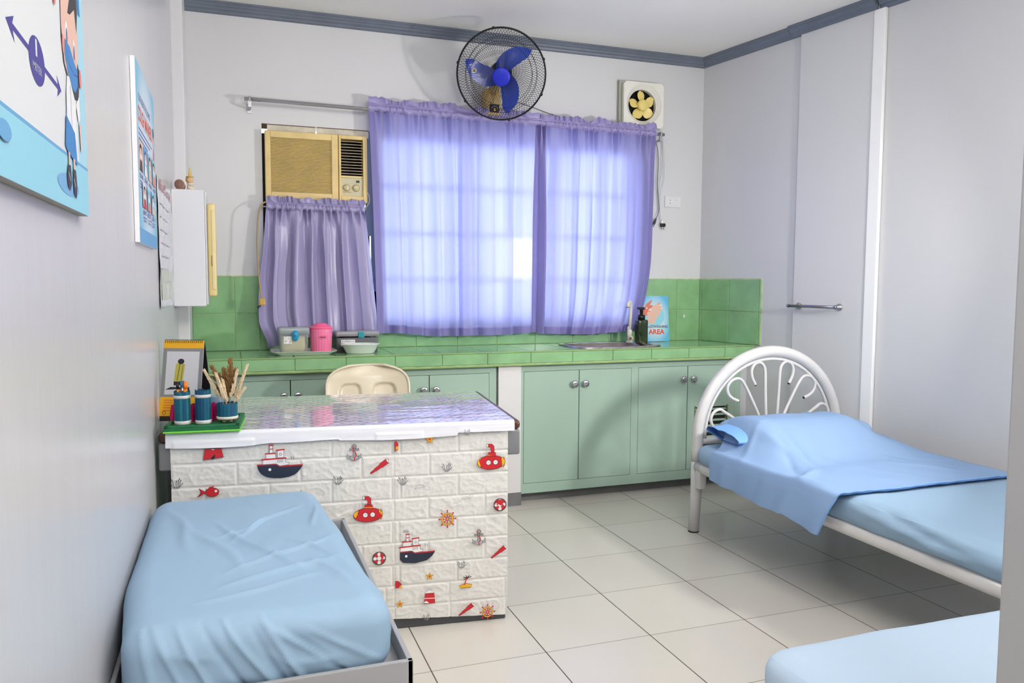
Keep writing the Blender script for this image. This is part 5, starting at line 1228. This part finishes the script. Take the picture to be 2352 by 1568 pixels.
# mattress
rnd = random.Random(2)
def wr(p, n_):
    a = .004*nz(p.x*3, p.y*2.2, 1)+.002*nz(p.x*11+p.y*6, p.y*5, 2)
    if n_.x < -.5:
        for (cy_, cz_, dy_, dz_, L_, w_, h_) in ((2.05, .41, -1, -.10, .34, .010, .012), (1.95, .425, -1, -.16, .30, .008, -.010), (1.75, .40, -1, .10, .22, .010, .008), (1.85, .44, -1, -.05, .25, .008, .008)): a += ridge_yz(p.y, p.z, cy_, cz_, dy_, dz_, L_, w_, h_)
    if n_.z < .6: a += .004*nz(p.x*2, p.y*7+p.z*22, 6)+.003*max(0, nz(p.y*6+p.z*18, 1, 3))
    return n_*a
mb = MB().softbox((2.150, 1.50, .350), (3.035, 3.325, .462), (.055, .055, .050), (40, 90, 8), wr)
o = mesh_obj('mattress', mb, sheet_m); tag(recentre(o), 'light blue sheeted mattress on the white metal bed', 'mattress')
# pillow with its open case
t = thing('pillow', 'light blue pillow under the draped sheet at the arched headboard', 'pillow', (2.6, 3.13, .455))
mb = MB().softbox((2.235, 2.965, .462), (2.985, 3.315, .588), (.09, .09, .060), (30, 20, 8), lambda p, n_: n_*(.006*nz(p.x*6, p.y*6, 3)))
mesh_obj('pillow_body', mb, blanket_m, t, True)
def sleeve(off):
    def f(i, j):
        a = 2*pi*i; k = 1-.25*j; x = 2.30-.125*j+.012*nz(cos(a)*2, sin(a)*2, 4)*j
        return Vector((x, 3.12+(.150*(1-.12*j)-off)*cos(a), .530+.008*j+(.056*(1-.60*j)-off)*sin(a)+.010*j*cos(a)+.006*j*nz(cos(a)*2, sin(a)*2, 8)))
    return f
mb = MB().grid(sleeve(0), 48, 10); mb.grid(sleeve(.002), 48, 10)
mesh_obj('pillowcase_flap', mb, mat('blue_case_inside', (128, 176, 240), .85, spec=.15), t, True)
# draped sheet
def ridge2(x, y, cx, cy, dx, dy, L_, w_, h_):
    l = hypot(dx, dy); ux, uy = dx/l, dy/l; a = (x-cx)*ux+(y-cy)*uy; b = -(x-cx)*uy+(y-cy)*ux
    b += .010*sin(a*11+cx*50); return h_*math.exp(-(b/w_)**2)*max(0, 1-abs(a)/L_)**.8
RS = [(2.30, 2.86, .25, -1, .22, .020, .014), (2.24, 2.72, -.5, -1, .20, .018, -.012), (2.36, 2.80, -.1, -1, .20, .016, -.012), (2.20, 2.56, -.9, -.5, .16, .020, .012), (2.50, 2.62, .6, -1, .3, .03, .006), (2.78, 2.55, .9, -1, .22, .02, .007), (2.88, 2.66, .8, -.6, .16, .016, -.007), (2.22, 2.95, 1, .6, .16, .018, .008), (2.14, 2.45, .3, -1, .2, .02, .010)]
def hb(x, y):
    fx = sstep(2.13, 2.32, x)*(1-.75*sstep(2.80, 3.03, x)); fy = 1-sstep(3.08, 2.70, y) if False else sstep(2.68, 3.06, y)*(1-.22*sstep(3.12, 3.30, y))
    h = .1435*fx*fy
    base = .474
    h += .010*sstep(2.3, 2.7, y)*sin(3*x)*0+.006*nz(x*5, y*5, 2)+.003*nz(x*13, y*9, 7)
    h += .012*max(0, nz((x-y*.35)*9, y*2.0, 11))*fy**.5*(1-fy)*3
    h += sum(ridge2(x, y, *q) for q in RS)
    return base+h
def sheet(i, j):
    t_ = j                                   # 0 head, 1 foot
    s_ = i*1.16-.155                         # arc across: <0 left drape
    xl, xr = 2.118, 3.042
    xx = xl+(xr-xl)*min(max(s_/(.905), 0), 1)
    yb_ = 3.10+.20*sstep(2.12, 2.40, xx) if s_ > 0 else 3.10+.02*s_/.15
    yf = 2.285+.012*nz(xx*6, 3)
    y = yb_+(yf-yb_)*t_
    if s_ < 0:
        z0 = hb(xl, y); d = -s_*(.92+.12*t_)
        x = xl-.018-.020*sin(min(d/.155, 1)*pi*.5)-.006*nz(y*9, d*8, 5)-.012*t_*d/.15+.010*nz(y*14, 2.2)*d/.15; z = z0-.006-d
        if d < .03: x = xl-.0185*(sin(d/.03*pi/2)); z = z0-.012*(1-cos(d/.03*pi/2))-d*.5
        y += .055*d/.15*t_; z += .018*(1-t_)*d/.15
        return Vector((x, y, z))
    if s_ > .905:
        d = s_-.905; return Vector((xr+.004+.010*min(d/.03, 1), y, hb(xr, y)-.004-d))
    return Vector((xx, y, hb(xx, y)))
bl = thing('bed_sheet', 'sky blue flat sheet draped over the pillow of the white metal bed', 'sheet', (2.5, 2.75, .47))
mesh_obj('sheet_cloth', MB().grid(sheet, 110, 100), blanket_m, bl, True)
mb = MB()
for k in range(3):
    pts = [sheet(i/110, 1)+Vector((0, -.002-.003*k+.004*nz(i*.12, k, 3), .001+.0035*k+.003*nz(i*.25, k*2, 9))) for i in range(0, 96)]
    mb.tube(pts, .0026, 6)
mesh_obj('folded_hem', mb, mat('blue_hem', (130, 172, 226), .85, spec=.15), bl, True)

# ------------------------------------------------------------------ BED 3 (foreground right)
bd = thing('foreground_bed', 'low bed with blue sheeted mattress at the bottom right foreground', 'bed', (1.6, 1.02, 0))
mb = MB()
mb.bbox((1.12, .80, .24), (2.95, 1.385, .29), .01)
for (x, y) in ((1.16, .84), (1.16, 1.34), (2.9, .84), (2.9, 1.34)): mb.tube([(x, y, .25), (x, y, 0)], .025, 12)
mesh_obj('frame', mb, bedmetal_m, bd, True)
mb = MB().softbox((1.072, .775, .292), (3.0, 1.402, .455), (.07, .06, .045), (70, 40, 8), lambda p, n_: n_*(.006*nz(p.x*2.5, p.y*3, 1)+.0025*nz(p.x*6+p.y*4, p.y*9, 2)))
o = mesh_obj('mattress', mb, mat('pale_blue_sheet', (186, 206, 226), .85, spec=.15, bump=.08, bscale=350, bdist=.0005)); tag(recentre(o), 'pale blue sheeted mattress at the bottom right corner, nearest the jamb', 'mattress')

# ------------------------------------------------------------------ left examination bed
eb = thing('examination_bed', 'narrow white cabinet bed with grey tray top along the left wall', 'bed', (.05, 2.15, 0))
TX1 = .352; TY0, TY1, TZ = 1.603, 2.690, .445
mb = MB()
mb.box((XL+.007, TY0+.004, .3935), (TX1-.004, TY1-.014, .402)); mb.bbox((TX1-.012, TY0, .392), (TX1, TY1-.01, TZ), .002); mb.bbox((XL+.004, TY0, .392), (TX1, TY0+.012, TZ), .002); mb.bbox((XL+.004, TY0, .392), (XL+.014, TY1-.01, TZ), .002); mb.bbox((XL+.004, TY1-.022, .392), (TX1, TY1-.01, TZ), .002)
mesh_obj('tray_top', mb, mat('grey_tray_enamel', (168, 168, 171), .38, var=.04, vscale=10), eb, True)
mesh_obj('cabinet_base', MB().box((XL+.004, TY0+.02, .06), (TX1-.045, TY1-.06, .391)).box((XL+.006, TY0+.03, 0), (TX1-.06, TY1-.08, .06), 1), [offwhite_m, darkmetal_m], eb, True)
mesh_obj('door', MB().bbox((XL+.012, TY0+.004, .08), (.02, TY0+.02, .375), .003), white_m, eb, True)
mesh_obj('door', MB().bbox((.026, TY0+.004, .08), (TX1-.05, TY0+.02, .375), .003), white_m, eb, True)
RG = [(.05, 2.10, .5, -1, .30, .010, .0065), (.10, 2.30, .8, 1, .22, .008, .006), (.13, 2.02, 1, .7, .20, .008, .005), (-.05, 2.12, .35, -1, .25, .014, .005), (-.14, 2.30, .2, -1, .25, .014, .004), (.12, 1.90, 1, .5, .20, .012, .005), (.21, 2.02, .5, -1, .12, .009, .005), (.26, 2.35, .1, 1, .15, .006, .004), (.02, 2.25, 1, 1, .14, .006, .005), (.05, 1.80, 1, .3, .18, .010, .004), (.22, 1.85, .3, -1, .12, .012, .005)]
def wl(p, n_):
    tp = Vector(((-.058*sstep(0, .15, p.x)*(p.y-1.65)/.95+.030*(1-sstep(-.2, .05, p.x))*(1-sstep(1.62, 2.0, p.y))), 0, -.004*sstep(2.2, 2.65, p.y)))
    d = tp+n_*(.004*nz(p.x*5, p.y*4, 4)+.0015*nz(p.x*18, p.y*12, 9))
    if n_.z > .5:
        for r_ in RG: d += Vector((0, 0, 1.7*ridge(p, *r_)*sstep(1.60, 1.70, p.y)))
    if n_.y < -.3:
        for (cx_, cz_, dx_, dz_, L_, w_, h_) in ((-.14, .47, .5, -1, .13, .007, .010), (-.08, .46, .6, -1, .14, .006, .012), (-.02, .47, .7, -1, .13, .007, -.009), (.03, .48, .8, -1, .13, .006, .012), (.07, .46, .5, -1, .11, .006, -.010), (.10, .47, .6, -1, .12, .006, .012), (.14, .49, 1, -.7, .12, .005, .009), (.17, .47, 1, -.9, .12, .006, -.008), (.21, .49, 1, -.6, .10, .005, .008), (-.19, .46, .2, -1, .12, .008, .008)):
            d += n_*ridge_yz(p.x, p.z, cx_, cz_, dx_, dz_, L_, w_, h_)
    if n_.y < -.2 or n_.x > .5:
        q = p.x*16+p.z*34 if n_.y < -.2 else p.y*12+p.z*30
        d += n_*(.013*(1-abs(sin(q*1.0+2.4*nz(p.x*5, p.y*5, p.z*6)))**.5)*max(0, .4+nz(p.x*6, p.y*6, 3)*1.6))*sstep(.57, .52, p.z)*sstep(.40, .44, p.z)
    return d
mb = MB().softbox((-.246, 1.625, .403), (.318, 2.668, .570), (.06, .06, .052), (110, 150, 26), wl)
o = mesh_obj('mattress', mb, sheet_m); tag(recentre(o), 'thick wrinkled light blue mattress in the grey tray bed at lower left', 'mattress')
